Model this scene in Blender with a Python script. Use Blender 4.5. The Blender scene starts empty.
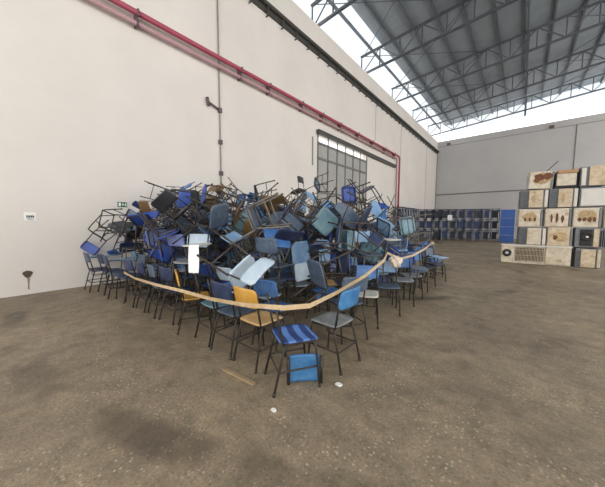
import bpy, bmesh, math, random, json
from mathutils import Vector, Matrix, Quaternion, Euler
random.seed(11)
SC = bpy.context.scene
COL = SC.collection

# ------------------------------------------------------------------ helpers
def lin(h):
    if isinstance(h, str):
        h = h.lstrip('#'); h = [int(h[i:i+2], 16)/255 for i in (0, 2, 4)]
    return tuple((c/12.92 if c <= .04045 else ((c+.055)/1.055)**2.4) for c in h) + (1.0,)

def nodes(m):
    m.use_nodes = True
    nt = m.node_tree
    return nt, nt.nodes, nt.links, nt.nodes['Principled BSDF']

MATS = {}
def paint(name, col, wear=None, amount=.35, rough=.5, metal=0., scale=9., vary=.12):
    """base colour, worn through in blotches and scratches to a second colour; a little different on every object"""
    if name in MATS: return MATS[name]
    m = bpy.data.materials.new(name); nt, N, L, b = nodes(m)
    tc = N.new('ShaderNodeTexCoord'); oi = N.new('ShaderNodeObjectInfo')
    add = N.new('ShaderNodeVectorMath'); add.operation = 'ADD'
    mul = N.new('ShaderNodeMath'); mul.operation = 'MULTIPLY'; mul.inputs[1].default_value = 37.
    L.new(oi.outputs['Random'], mul.inputs[0])
    L.new(tc.outputs['Object'], add.inputs[0]); L.new(mul.outputs[0], add.inputs[1])
    n1 = N.new('ShaderNodeTexNoise'); n1.inputs['Scale'].default_value = scale; n1.inputs['Detail'].default_value = 6; n1.inputs['Roughness'].default_value = .7
    L.new(add.outputs[0], n1.inputs['Vector'])
    r = N.new('ShaderNodeValToRGB'); r.color_ramp.elements[0].position = .55-.25*amount; r.color_ramp.elements[1].position = .72
    r.color_ramp.elements[0].color = (0, 0, 0, 1); r.color_ramp.elements[1].color = (amount*1.6 if amount < .6 else 1,)*3+(1,)
    L.new(n1.outputs['Fac'], r.inputs['Fac'])
    mix = N.new('ShaderNodeMix'); mix.data_type = 'RGBA'
    mix.inputs[6].default_value = lin(col); mix.inputs[7].default_value = lin(wear or col)
    L.new(r.outputs['Color'], mix.inputs[0])
    hsv = N.new('ShaderNodeHueSaturation')
    mr = N.new('ShaderNodeMapRange'); mr.inputs['To Min'].default_value = 1-vary; mr.inputs['To Max'].default_value = 1+vary
    L.new(oi.outputs['Random'], mr.inputs['Value']); L.new(mr.outputs[0], hsv.inputs['Value'])
    L.new(mix.outputs[2], hsv.inputs['Color']); L.new(hsv.outputs['Color'], b.inputs['Base Color'])
    b.inputs['Roughness'].default_value = rough; b.inputs['Metallic'].default_value = metal
    MATS[name] = m
    return m

def tube(bm, pts, r=.012, n=6, cap=True):
    pts = [Vector(p) for p in pts]; rings = []
    for i, p in enumerate(pts):
        if i == 0: d = pts[1]-p
        elif i == len(pts)-1: d = p-pts[i-1]
        else: d = (p-pts[i-1]).normalized()+(pts[i+1]-p).normalized()
        d.normalize(); q = d.to_track_quat('Z', 'Y')
        rings.append([bm.verts.new(p+q @ Vector((r*math.cos(a), r*math.sin(a), 0))) for a in [2*math.pi*k/n for k in range(n)]])
    for a, b in zip(rings, rings[1:]):
        for k in range(n): bm.faces.new((a[k], a[(k+1) % n], b[(k+1) % n], b[k])).smooth = True
    if cap:
        bm.faces.new(rings[0][::-1]); bm.faces.new(rings[-1])

def box(bm, c, s, rot=None):
    c = Vector(c); v = []
    for x in (-.5, .5):
        for y in (-.5, .5):
            for z in (-.5, .5):
                p = Vector((x*s[0], y*s[1], z*s[2]))
                if rot: p = rot @ p
                v.append(bm.verts.new(c+p))
    for f in ((0, 1, 3, 2), (4, 6, 7, 5), (0, 4, 5, 1), (2, 3, 7, 6), (0, 2, 6, 4), (1, 5, 7, 3)): bm.faces.new([v[i] for i in f])

def bar(bm, a, b, w, h=None):
    a = Vector(a); b = Vector(b); d = b-a
    box(bm, (a+b)/2, (w, h or w, d.length), d.to_track_quat('Z', 'Y').to_matrix())

def board(bm, w, d, t, rad, bend, nu=10, nv=10):
    """rounded board, curved by bend(x, y) -> Vector; top and bottom skins joined by a rim"""
    def pt(u, v):
        x, y = u*w/2, v*d/2
        cx, cy = w/2-rad, d/2-rad
        if abs(x) > cx and abs(y) > cy:      # pull the square corner onto its arc
            dx, dy = abs(x)-cx, abs(y)-cy
            l = math.hypot(dx, dy); k = max(dx, dy)/l
            x = math.copysign(cx+dx*k, x); y = math.copysign(cy+dy*k, y)
        return x, y
    us = sorted(set([-1+2*i/nu for i in range(nu+1)])); vs = [-1+2*i/nv for i in range(nv+1)]
    top, bot = [], []
    for v in vs:
        rt, rb = [], []
        for u in us:
            x, y = pt(u, v); p, n = bend(x, y)
            rt.append(bm.verts.new(p+n*t/2)); rb.append(bm.verts.new(p-n*t/2))
        top.append(rt); bot.append(rb)
    H, W = len(vs), len(us)
    for j in range(H-1):
        for i in range(W-1):
            bm.faces.new((top[j][i], top[j][i+1], top[j+1][i+1], top[j+1][i])).smooth = True
            bm.faces.new((bot[j][i], bot[j+1][i], bot[j+1][i+1], bot[j][i+1])).smooth = True
    rim = [(0, i) for i in range(W)]+[(j, W-1) for j in range(1, H)]+[(H-1, i) for i in range(W-2, -1, -1)]+[(j, 0) for j in range(H-2, 0, -1)]
    for k in range(len(rim)):
        a, b = rim[k], rim[(k+1) % len(rim)]
        bm.faces.new((bot[a[0]][a[1]], bot[b[0]][b[1]], top[b[0]][b[1]], top[a[0]][a[1]]))

def slab(bm, outline, z0, z1):
    a = [bm.verts.new((x, y, z0)) for x, y in outline]; b = [bm.verts.new((x, y, z1)) for x, y in outline]
    bm.faces.new(a[::-1]); bm.faces.new(b)
    for i in range(len(a)):
        j = (i+1) % len(a); bm.faces.new((a[i], a[j], b[j], b[i]))

def mesh(name, fn, mat=None, bevel=0):
    bm = bmesh.new(); fn(bm)
    if bevel: bmesh.ops.bevel(bm, geom=list(bm.edges), offset=bevel, segments=2, profile=.6, affect='EDGES', clamp_overlap=True)
    bmesh.ops.recalc_face_normals(bm, faces=bm.faces)
    me = bpy.data.meshes.new(name); bm.to_mesh(me); bm.free()
    if mat: me.materials.append(mat)
    return me

def link(name, me, parent=None, loc=None, **kw):
    o = bpy.data.objects.new(name, me); COL.objects.link(o)
    if parent: o.parent = parent
    if loc: o.location = loc
    for k, v in kw.items(): o[k] = v
    return o

def obj(name, fn, mat, parent=None, bevel=0, **kw): return link(name, mesh(name, fn, mat, bevel), parent, **kw)
def empty(name, loc, rz=0, **kw):
    o = bpy.data.objects.new(name, None); COL.objects.link(o); o.location = loc; o.rotation_euler = (0, 0, rz); o.empty_display_size = .1
    for k, v in kw.items(): o[k] = v
    return o

# ------------------------------------------------------------------ materials of the building
def wall_mat(name, c1, c2, dirt):
    m = bpy.data.materials.new(name); nt, N, L, b = nodes(m)
    tc = N.new('ShaderNodeTexCoord')
    n1 = N.new('ShaderNodeTexNoise'); n1.inputs['Scale'].default_value = .45; n1.inputs['Detail'].default_value = 7; n1.inputs['Roughness'].default_value = .62
    n2 = N.new('ShaderNodeTexNoise'); n2.inputs['Scale'].default_value = 2.3; n2.inputs['Detail'].default_value = 9; n2.inputs['Roughness'].default_value = .75
    for n in (n1, n2): L.new(tc.outputs['Object'], n.inputs['Vector'])
    r1 = N.new('ShaderNodeValToRGB'); r1.color_ramp.elements[0].position = .35; r1.color_ramp.elements[1].position = .65
    r1.color_ramp.elements[0].color = lin(c1); r1.color_ramp.elements[1].color = lin(c2)
    r2 = N.new('ShaderNodeValToRGB'); r2.color_ramp.elements[0].position = .64; r2.color_ramp.elements[1].position = .78
    r2.color_ramp.elements[0].color = (0, 0, 0, 1); r2.color_ramp.elements[1].color = (.55, .55, .55, 1)
    L.new(n1.outputs['Fac'], r1.inputs['Fac']); L.new(n2.outputs['Fac'], r2.inputs['Fac'])
    mix = N.new('ShaderNodeMix'); mix.data_type = 'RGBA'; mix.inputs[7].default_value = lin(dirt)
    L.new(r2.outputs['Color'], mix.inputs[0]); L.new(r1.outputs['Color'], mix.inputs[6]); L.new(mix.outputs[2], b.inputs['Base Color'])
    bp = N.new('ShaderNodeBump'); bp.inputs['Strength'].default_value = .08; L.new(n2.outputs['Fac'], bp.inputs['Height']); L.new(bp.outputs[0], b.inputs['Normal'])
    b.inputs['Roughness'].default_value = .85
    return m

def floor_mat():
    m = bpy.data.materials.new('worn_concrete'); nt, N, L, b = nodes(m)
    tc = N.new('ShaderNodeTexCoord')
    def noise(s, d, r, dist=0):
        n = N.new('ShaderNodeTexNoise'); n.inputs['Scale'].default_value = s; n.inputs['Detail'].default_value = d; n.inputs['Roughness'].default_value = r
        n.inputs['Distortion'].default_value = dist; L.new(tc.outputs['Object'], n.inputs['Vector']); return n
    def ramp(src, stops):
        r = N.new('ShaderNodeValToRGB'); e = r.color_ramp.elements
        for i, (p, c) in enumerate(stops):
            x = e[i] if i < 2 else e.new(p)
            x.position = p; x.color = c if len(c) == 4 else (*c, 1)
        L.new(src, r.inputs['Fac']); return r
    def mixc(kind, fac, a, bb):
        x = N.new('ShaderNodeMix'); x.data_type = 'RGBA'; x.blend_type = kind
        if isinstance(fac, float): x.inputs[0].default_value = fac
        else: L.new(fac, x.inputs[0])
        L.new(a, x.inputs[6])
        if isinstance(bb, tuple): x.inputs[7].default_value = bb
        else: L.new(bb, x.inputs[7])
        return x.outputs[2]
    big = ramp(noise(.55, 5, .6, .6).outputs['Fac'], [(.3, lin(FLOOR_A)), (.7, lin(FLOOR_B))])
    mid = ramp(noise(5., 6, .72).outputs['Fac'], [(.3, (.55, .55, .55)), (.72, (1.35, 1.32, 1.27))])
    c = mixc('MULTIPLY', .85, big.outputs['Color'], mid.outputs['Color'])
    grit = ramp(noise(48., 4, .8).outputs['Fac'], [(.34, (.6, .59, .58)), (.68, (1.3, 1.3, 1.28))])
    c = mixc('MULTIPLY', .8, c, grit.outputs['Color'])
    sp = N.new('ShaderNodeTexVoronoi'); sp.inputs['Scale'].default_value = 26; L.new(tc.outputs['Object'], sp.inputs['Vector'])
    chips = ramp(sp.outputs['Distance'], [(.14, (.85, .85, .85)), (.26, (0, 0, 0))])
    thin = ramp(noise(2.1, 3, .6).outputs['Fac'], [(.42, (0, 0, 0)), (.6, (1, 1, 1))])
    fac = N.new('ShaderNodeMath'); fac.operation = 'MULTIPLY'; L.new(chips.outputs['Color'], fac.inputs[0]); L.new(thin.outputs['Color'], fac.inputs[1])
    c = mixc('MIX', fac.outputs[0], c, lin('#b9ab90'))
    sp2 = N.new('ShaderNodeTexVoronoi'); sp2.inputs['Scale'].default_value = 27; L.new(tc.outputs['Object'], sp2.inputs['Vector'])
    dk = ramp(sp2.outputs['Distance'], [(.08, (.6, .6, .6)), (.2, (0, 0, 0))])
    c = mixc('MIX', dk.outputs['Color'], c, lin('#3f362c'))
    # dark tyre arcs
    wv = N.new('ShaderNodeTexWave'); wv.wave_type = 'RINGS'; wv.rings_direction = 'Z'; wv.inputs['Scale'].default_value = .16; wv.inputs['Distortion'].default_value = 1.2; wv.inputs['Detail'].default_value = 2
    mp = N.new('ShaderNodeMapping'); mp.inputs['Location'].default_value = (-3., -9., 0); L.new(tc.outputs['Object'], mp.inputs['Vector']); L.new(mp.outputs[0], wv.inputs['Vector'])
    arcs = ramp(wv.outputs['Fac'], [(.93, (0, 0, 0)), (.985, (.7, .7, .7))])
    brk = ramp(noise(.9, 3, .6).outputs['Fac'], [(.45, (0, 0, 0)), (.6, (1, 1, 1))])
    f2 = N.new('ShaderNodeMath'); f2.operation = 'MULTIPLY'; L.new(arcs.outputs['Color'], f2.inputs[0]); L.new(brk.outputs['Color'], f2.inputs[1])
    c = mixc('MIX', f2.outputs[0], c, lin('#473d33'))
    L.new(c, b.inputs['Base Color'])
    rr = ramp(noise(1.2, 4, .6).outputs['Fac'], [(.3, (.45, .45, .45)), (.7, (.75, .75, .75))]); L.new(rr.outputs['Color'], b.inputs['Roughness'])
    bp = N.new('ShaderNodeBump'); bp.inputs['Strength'].default_value = .25; bp.inputs['Distance'].default_value = .02
    L.new(noise(22, 6, .7).outputs['Fac'], bp.inputs['Height']); L.new(bp.outputs[0], b.inputs['Normal'])
    return m
FLOOR_A, FLOOR_B = '#796d5d', '#998a73'

M_WALL = wall_mat('white_painted_wall', '#d8d2cb', '#e0dad3', '#c3bab0')
M_BACK = wall_mat('pale_grey_wall', '#b5b3b2', '#bcbab8', '#a9a6a3')
M_FLOOR = floor_mat()
M_DECK = paint('roof_sheet_grey', '#848c92', '#727a80', .4, .6, 0, 1.5, 0)
M_STEEL = paint('roof_steel', '#5b6066', '#474b50', .4, .6, .2, 4)
M_DARK = paint('dark_rail_steel', '#4d4c48', '#5a5852', .4, .6, .3, 4)
M_GATE = paint('grey_gate_sheet', '#a3a29e', '#b3b1ac', .5, .6, 0, 2)
M_GFRAME = paint('grey_gate_bar', '#75746f', '#868580', .4, .6, .2, 4)
M_RED = paint('red_pipe_paint', '#a54458', '#93394b', .4, .45, 0, 4)
M_PINK = paint('faded_pipe_paint', '#a7848a', '#997777', .4, .5, 0, 4)
M_CLAMP = paint('pipe_clamp_steel', '#6d5a5e', '#443333', .3, .6, .3)
M_COND = paint('grey_conduit', '#8b8680', '#77726c', .4, .6, 0, 5)
M_JOINT = paint('joint_sealant', '#8f8882', '#a09993', .4, .9)  # warm grey of the wall panel seams themselves
def translucent():
    m = bpy.data.materials.new('translucent_sheet'); nt, N, L, b = nodes(m)
    t = N.new('ShaderNodeBsdfTranslucent'); t.inputs['Color'].default_value = (.8, .84, .88, 1)
    d = N.new('ShaderNodeBsdfDiffuse'); d.inputs['Color'].default_value = (.8, .82, .84, 1)
    x = N.new('ShaderNodeMixShader'); x.inputs[0].default_value = .25
    L.new(t.outputs[0], x.inputs[1]); L.new(d.outputs[0], x.inputs[2]); L.new(x.outputs[0], N['Material Output'].inputs['Surface'])
    return m
M_SKYL = translucent()

# ------------------------------------------------------------------ the building
ST = dict(kind='structure')
YB = 32.87; WT = 10.6
obj('floor', lambda bm: box(bm, (9, 14, -.1), (24, 42, .2)), M_FLOOR, **ST)
OY0, OY1, OZ = 10.25, 15.45, 5.75       # gate opening
def left_wall(bm):
    box(bm, (-.15, (-7+OY0)/2, WT/2), (.3, OY0+7, WT))
    box(bm, (-.15, (OY1+YB)/2, WT/2), (.3, YB-OY1, WT))
    box(bm, (-.15, (OY0+OY1)/2, (OZ+WT)/2), (.3, OY1-OY0, WT-OZ))
obj('wall_left', left_wall, M_WALL, **ST)
obj('wall_back', lambda bm: box(bm, (9.85, YB+.15, WT/2), (20.3, .3, WT)), M_BACK, **ST)
# thin seams between the cast wall panels
for i, y in enumerate((21.3, 28.6, 16.6)):
    z0 = 0.02 if y > 20 else 6.9
    obj('trim_%d' % (i+1), lambda bm: box(bm, (.006, y, (z0+9.2)/2), (.012, .035, 9.2-z0)), M_JOINT, **ST)
# roof: sheet on purlins on trusses that run across the hall
SL = .085; EX = -1.0
def rz(x): return 12.45+SL*(x-EX)
RX1, RY0, RY1 = 21., -7., 34.4
def deck(bm):
    n = 0
    strips = [(EX+1.35, 15.), (16.5, RX1)]           # gaps are filled by translucent sheets
    for a, b_ in strips:
        v = [bm.verts.new((x, y, rz(x)+dz)) for dz in (.12, .17) for x, y in ((a, RY0), (b_, RY0), (b_, RY1), (a, RY1))]
        for f in ((0, 3, 2, 1), (4, 5, 6, 7), (0, 1, 5, 4), (1, 2, 6, 5), (2, 3, 7, 6), (3, 0, 4, 7)): bm.faces.new([v[i] for i in f])
obj('ceiling', deck, M_DECK, **ST)
def lites(bm):
    for a, b_ in ((EX-.2, EX+1.35), (15., 16.5)):
        v = [bm.verts.new((x, y, rz(x)+dz)) for dz in (.125, .135) for x, y in ((a, RY0), (b_, RY0), (b_, RY1), (a, RY1))]
        for f in ((0, 3, 2, 1), (4, 5, 6, 7), (0, 1, 5, 4), (1, 2, 6, 5), (2, 3, 7, 6), (3, 0, 4, 7)): bm.faces.new([v[i] for i in f])
obj('window_1', lites, M_SKYL, **ST)                                   # roof lights
# translucent upper cladding outside the wall tops
obj('window_2', lambda bm: box(bm, (EX-.05, 13.7, 12.05), (.02, 41.4, .9)), M_SKYL, **ST)
def back_clad(bm):
    v = [bm.verts.new((x, 34.3+dy, z)) for dy in (0, .02) for x, z in ((EX, 11.9), (RX1, 12.35), (RX1, rz(RX1)+.1), (EX, rz(EX)+.1))]
    for f in ((0, 1, 2, 3), (7, 6, 5, 4), (0, 4, 5, 1), (1, 5, 6, 2), (2, 6, 7, 3), (3, 7, 4, 0)): bm.faces.new([v[i] for i in f])
obj('window_3', back_clad, M_SKYL, **ST)
def purlins(bm):
    x = EX+.75
    while x < RX1:
        box(bm, (x, (RY0+RY1)/2, rz(x)+.03), (.09, RY1-RY0, .16)); x += 1.25
obj('trim_4', purlins, M_STEEL, **ST)
TY = (32.25, 26.9, 21.6, 16.3, 11.0, 5.7, .4)
def truss(bm):
    D = 1.15
    top = lambda x: rz(x)-.08
    bot = lambda x: rz(x)-D-.08
    for zf in (top, bot):
        for dy in (-.05, .05): bar(bm, (EX, dy, zf(EX)), (RX1, dy, zf(RX1)), .05, .09)
    x = EX+.06; k = 0
    while x < RX1:
        bar(bm, (x, 0, bot(x)), (x, 0, top(x)), .06)
        if x+1.25 < RX1:
            a, b_ = (x, x+1.25) if k % 2 == 0 else (x+1.25, x)
            bar(bm, (a, 0, bot(a)), (b_, 0, top(b_)), .05)
        x += 1.25; k += 1
tm = mesh('roof_truss', truss, M_STEEL)
for i, y in enumerate(TY): link('trim_%d' % (10+i), tm, loc=(0, y, 0), **ST)
# lengthwise bracing: one chord near the left wall, one line of cross bracing under x = 7.4
def brace(bm):
    bar(bm, (EX+.1, RY0, rz(EX)-1.2), (EX+.1, RY1, rz(EX)-1.2), .07)
    zt, zb = rz(7.4)-.1, rz(7.4)-1.25
    bar(bm, (7.4, RY0, zb), (7.4, RY1, zb), .07)
    for a, b_ in zip(TY, TY[1:]):
        bar(bm, (7.4, a, zt), (7.4, b_, zb), .05); bar(bm, (7.4, a, zb), (7.4, b_, zt), .05)
    for y in TY: bar(bm, (7.4, y, zb-.5), (7.4, y, zt), .14)
    for (a, b_) in zip(TY, TY[1:]):
        for x0 in (EX+.2, 9.0): bar(bm, (x0, a, rz(x0)-.12), (x0+6, b_, rz(x0+6)-.12), .03); bar(bm, (x0+6, a, rz(x0+6)-.12), (x0, b_, rz(x0)-.12), .03)
obj('trim_5', brace, M_STEEL, **ST)
# dark rail along the left wall with short hangers below it
rail = obj('trim_6', lambda bm: (box(bm, (.09, 13, 9.44), (.18, 39.7, .05)), box(bm, (.03, 13, 9.33), (.06, 39.7, .2)), box(bm, (.17, 13, 9.48), (.03, 39.7, .12))), M_DARK, **ST)
hk = mesh('rail_hanger', lambda bm: (box(bm, (.13, 0, -.13), (.04, .05, .3)), box(bm, (.08, 0, -.27), (.11, .04, .04))), M_DARK)
y = -5.
while y < 32.5:
    link('rail_hanger', hk, rail, loc=(0, y, 9.38)); y += .8
obj('trim_7', lambda bm: tube(bm, [(.0, YB-.06, 4.7), (19, YB-.06, 4.7)], .05), M_COND, **ST)
obj('trim_8', lambda bm: box(bm, (9, YB-.01, 10.0), (18, .02, .05)), M_COND, **ST)
obj('trim_9', lambda bm: (tube(bm, [(.07, YB-.3, .02), (.07, YB-.3, 9.1)], .035), tube(bm, [(10.9, YB-.04, 4.7), (10.9, YB-.04, 10)], .03)), M_COND, **ST)

# ------------------------------------------------------------------ things on the left wall
g = empty('sliding_gate', (0, OY0, 0), label='grey metal sliding gate of six panels hung under a long rail in the left wall', category='gate')
GW = OY1-OY0; NC = 6
obj('panel', lambda bm: box(bm, (-.02, GW/2, 2.72), (.03, GW, 5.3)), M_GATE, g)
def gframe(bm):
    for i in range(NC+1): box(bm, (.02, i*GW/NC*.985+.04, 2.85), (.05, .06, 5.7))
    for z in (.1, 1.5, 3.0, 4.62, 5.33): box(bm, (.02, GW/2, z), (.05, GW, .1))
obj('gate_frame', gframe, M_GFRAME, g)
obj('rail', lambda bm: (box(bm, (.09, 4.86, 5.78), (.14, 9.9, .18)), box(bm, (.09, 4.86, 5.88), (.18, 9.92, .03))), M_DARK, g)
for y_ in (OY0-.38,):
    obj('wall_bolt_strip', lambda bm: box(bm, (.02, y_, 4.85), (.04, .06, 1.3)), M_COND, label='short grey metal strip on the white wall left of the sliding gate', category='metal strip')
p = empty('fire_pipe', (0, 0, 0), label='long red pipe along the white wall that turns down behind the chair heap', category='pipe')
obj('red_run', lambda bm: tube(bm, [(.2, -6, 6.62), (.2, 20.35, 6.6), (.2, 20.55, 6.54), (.2, 20.62, 6.4), (.2, 20.62, .05)], .07, 10), M_RED, p)
obj('lower_run', lambda bm: tube(bm, [(.14, -6, 6.4), (.14, 20.1, 6.38), (.14, 20.24, 6.3), (.14, 20.26, .05)], .055, 8), M_PINK, p)
cm = mesh('clamp', lambda bm: (box(bm, (.105, 0, 6.5), (.19, .045, .36)), box(bm, (.25, 0, 6.6), (.06, .045, .16))), M_CLAMP)
for y_ in (2.6, 5.7, 7.0, 8.9, 10.4, 12.0, 13.9, 15.8, 17.8, 19.6): link('clamp', cm, p, loc=(0, y_, 0))
c = empty('wall_conduit', (0, 4.95, 0), label='thin vertical grey conduit with a side arm on the white wall', category='conduit')
obj('conduit', lambda bm: tube(bm, [(.04, 0, .05), (.04, 0, 10.3)], .022), M_COND, c)
obj('side_arm', lambda bm: (tube(bm, [(.05, 0, 5.1), (.08, -.42, 5.22)], .03), tube(bm, [(.08, -.4, 5.1), (.08, -.46, 5.34)], .05)), M_CLAMP, c)
for z_ in (3.1, 4.1, 5.1): obj('junction_box', lambda bm: box(bm, (.05, 0, z_), (.1, .11, .14)), M_CLAMP, c, .01)

def flat(bm, pts, x0, x1):   # outline in (y, z) extruded along x
    a = [bm.verts.new((x0, y, z)) for y, z in pts]; b_ = [bm.verts.new((x1, y, z)) for y, z in pts]
    bm.faces.new(a); bm.faces.new(b_[::-1])
    for i in range(len(a)):
        j = (i+1) % len(a); bm.faces.new((a[i], b_[i], b_[j], a[j]))
M_GREEN = paint('sign_green', '#1f6b45', '#1f6b45', .1, .4); M_WHITE = paint('clean_white', '#e8e8e4', '#dcdcd6', .2, .6); M_INK = paint('printed_ink', '#3a3a40', '#55555c', .3, .7)
s = empty('exit_sign', (.0, 2.13, 1.93), label='small green exit sign on the white wall above the left end of the heap', category='sign')
obj('sign_plate', lambda bm: box(bm, (.012, 0, 0), (.016, .36, .18)), M_GREEN, s)
def picto(bm):
    flat(bm, [(-.14, -.06), (-.06, -.06), (-.06, .06), (-.14, .06)], .021, .024)
    flat(bm, [(-.02, .0), (.03, -.05), (.03, -.02), (.06, -.02), (.06, .02), (.03, .02), (.03, .05)], .021, .024)
    flat(bm, [(.09, -.06), (.115, -.06), (.125, -.01), (.15, -.05), (.165, -.04), (.14, .02), (.115, .03), (.1, .01)], .021, .024)
    flat(bm, [(.118, .04), (.14, .04), (.14, .065), (.118, .065)], .021, .024)
obj('pictogram', picto, M_WHITE, s)
n = empty('paper_notice', (0, .51, 1.6), label='white paper notice with a dark printed line taped to the white wall', category='notice')
obj('sheet', lambda bm: box(bm, (.006, 0, 0), (.004, .30, .21)), M_WHITE, n)
def ink(bm):
    for i in range(4): box(bm, (.0095, -.075+i*.05, .0), (.003, .038, .055))
    for k in range(3): box(bm, (.0095, 0, -.045-.02*k), (.003, .2-.03*k, .006))
obj('printing', ink, M_INK, n)
s.scale = (1, .55, .68); n.scale = (1, .58, .8)
M_STAIN = paint('brown_stain', '#8a7a6c', '#a3968a', .5, .8, 0, 30); M_HOLE = paint('hole_black', '#55493f', '#6b5e53', .4, .9)
w = empty('wall_outlet_hole', (0, .41, .42), label='broken round outlet hole with a brown drip low on the white wall', category='outlet hole')
obj('rim', lambda bm: flat(bm, [(.1*math.cos(a)*(1+.2*math.sin(3*a)), .09*math.sin(a)) for a in [i*.349 for i in range(18)]], .001, .008), M_HOLE, w)
obj('drip', lambda bm: flat(bm, [(-.03, -.05), (.03, -.05), (.035, -.16), (.015, -.3), (.02, -.4), (-.02, -.4), (-.012, -.2)], .001, .004), M_STAIN, w)
w.scale = (1, .7, .8)
lm = mesh('bulkhead_lamp', lambda bm: box(bm, (0, -.12, 0), (.34, .24, .22)), M_CLAMP, .03)
for x_, t_ in ((1.1, 'small dark bulkhead lamp high on the back wall near the left corner'), (9.3, 'small dark bulkhead lamp high on the back wall above the appliance stack')):
    o = link('bulkhead_lamp', lm, loc=(x_, YB, 10.15)); o['label'] = t_; o['category'] = 'lamp'; o['group'] = 'lamps on the back wall'

# ------------------------------------------------------------------ chairs
FRAME = [paint('black_tube', '#2b2824', '#54483c', .45, .5, .15, 14, .25), paint('brown_black_tube', '#37302a', '#5b4a3a', .5, .55, .15, 14, .25), paint('grey_tube', '#6c675f', '#8b857b', .4, .5, .25, 14, .2)]
BOARD = dict(navy=('#232f4e', '#435070'), royal=('#23428f', '#3c5aa2'), blue=('#3a68a6', '#6c91bd'), azure=('#2f6a9f', '#5a8fb8'), sky=('#7ba3c9', '#a9c2d6'), pale=('#a3b6c6', '#c3cdd4'),
             peri=('#6674a8', '#8b95bd'), teal=('#5f828f', '#86a1a8'), grey=('#7b7f80', '#9a9c9a'), white=('#c4c2b8', '#dad7cc'), yellow=('#c8953c', '#d9b064'),
             tan=('#b8935f', '#c9ac80'), brown=('#6d5433', '#8a6d46'), black=('#23252b', '#3c3f47'), slate=('#455467', '#6b7887'))
BM = {k: paint('board_'+k, a, b_, .5, .42, 0, 7, .16) for k, (a, b_) in BOARD.items()}
def striped():
    m = paint('board_striped', '#2f4f94', '#4a6cab', .5, .42, 0, 7, .1)
    nt = m.node_tree; N, L = nt.nodes, nt.links
    tc = N.new('ShaderNodeTexCoord'); wv = N.new('ShaderNodeTexWave'); wv.bands_direction = 'Y'; wv.inputs['Scale'].default_value = 2.4; wv.inputs['Distortion'].default_value = 1.6
    L.new(tc.outputs['Object'], wv.inputs['Vector'])
    r = N.new('ShaderNodeValToRGB'); r.color_ramp.elements[0].position = .45; r.color_ramp.elements[1].position = .6
    r.color_ramp.elements[0].color = lin('#2b4076'); r.color_ramp.elements[1].color = lin('#5d83c4'); L.new(wv.outputs['Fac'], r.inputs['Fac']); L.new(r.outputs['Color'], N['Principled BSDF'].inputs['Base Color'])
    return m
BM['striped'] = striped(); BOARD['striped'] = None
def seat_fn(bm):
    def bend(x, y):
        z = .455-.018*(1-(2*x/.42)**2)*(1-((y+.0)/.24)**2)
        if y < -.12: z -= (y+.12)**2*1.6
        return Vector((x, y-.01, z+.006)), Vector((0, 0, 1))
    board(bm, .42, .41, .014, .07, bend)
def back_fn(bm):
    def bend(x, v):
        y = .235+.2*v+.028*(1-(2*x/.42)**2)
        return Vector((x, y, .735+v)), Vector((-.25*x*4*.4, -1, .2)).normalized()
    board(bm, .42, .2, .013, .05, bend)
def leg_fn(pts): return lambda bm: (tube(bm, pts, .0125), tube(bm, [pts[0], Vector(pts[0]).lerp(Vector(pts[1]), .09)], .0165))
LEGS = [[(-.21, -.22, 0), (-.195, -.185, .36), (-.185, -.165, .435)], [(.21, -.22, 0), (.195, -.185, .36), (.185, -.165, .435)],
        [(-.21, .27, 0), (-.195, .17, .36), (-.185, .14, .435)], [(.21, .27, 0), (.195, .17, .36), (.185, .14, .435)]]
def frame_fn(tablet):
    def f(bm):
        tube(bm, [(-.18, -.17, .435), (.18, -.17, .435)], .011); tube(bm, [(-.18, .15, .435), (.18, .15, .435)], .011)
        for s_ in (-1, 1):
            tube(bm, [(s_*.185, -.17, .435), (s_*.185, .15, .435)], .0125)
            tube(bm, [(s_*.185, .163, .435), (s_*.184, .205, .63), (s_*.18, .25, .825)], .0125)
        if tablet:
            tube(bm, [(.203, -.195, .19), (.235, -.197, .45), (.265, -.2, .695)], .0115)
            tube(bm, [(.184, .215, .64), (.24, .17, .69), (.25, -.3, .692)], .0115)
            for x in (-.1, 0, .1): tube(bm, [(x, -.16, .43), (x, -.15, .33), (x, .13, .33), (x, .14, .43)], .006, 5)
    return f
def stretcher_fn(bm):
    for s_ in (-1, 1): tube(bm, [(s_*.201, -.2, .2), (s_*.201, .215, .2)], .009)
    tube(bm, [(-.2, .215, .2), (.2, .215, .2)], .009)
def tablet_fn(bm):
    o = [(.12, -.42), (.16, -.45), (.37, -.45), (.41, -.41), (.41, -.12), (.37, -.02), (.33, .09), (.29, .12), (.22, .12), (.19, .08), (.19, -.06), (.12, -.16)]
    slab(bm, o, .7, .716)
CH = {}
KX = .88
def cmesh(nm, fn, mat, bevel=0):
    me = mesh(nm, fn, mat, bevel)
    me.transform(Matrix.Diagonal((KX, KX, 1, 1)))
    return me
for c_ in BOARD:
    CH['seat', c_] = cmesh('seat', seat_fn, BM[c_]); CH['backrest', c_] = cmesh('backrest', back_fn, BM[c_])
    CH['writing_tablet', c_] = cmesh('writing_tablet', tablet_fn, BM[c_], .004)
for f_ in range(3):
    for i in range(4): CH['leg', i, f_] = cmesh('leg', leg_fn(LEGS[i]), FRAME[f_])
    CH['stretcher', f_] = cmesh('stretcher', stretcher_fn, FRAME[f_])
    for t_ in (False, True): CH['frame', t_, f_] = cmesh('frame', frame_fn(t_), FRAME[f_])
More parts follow.
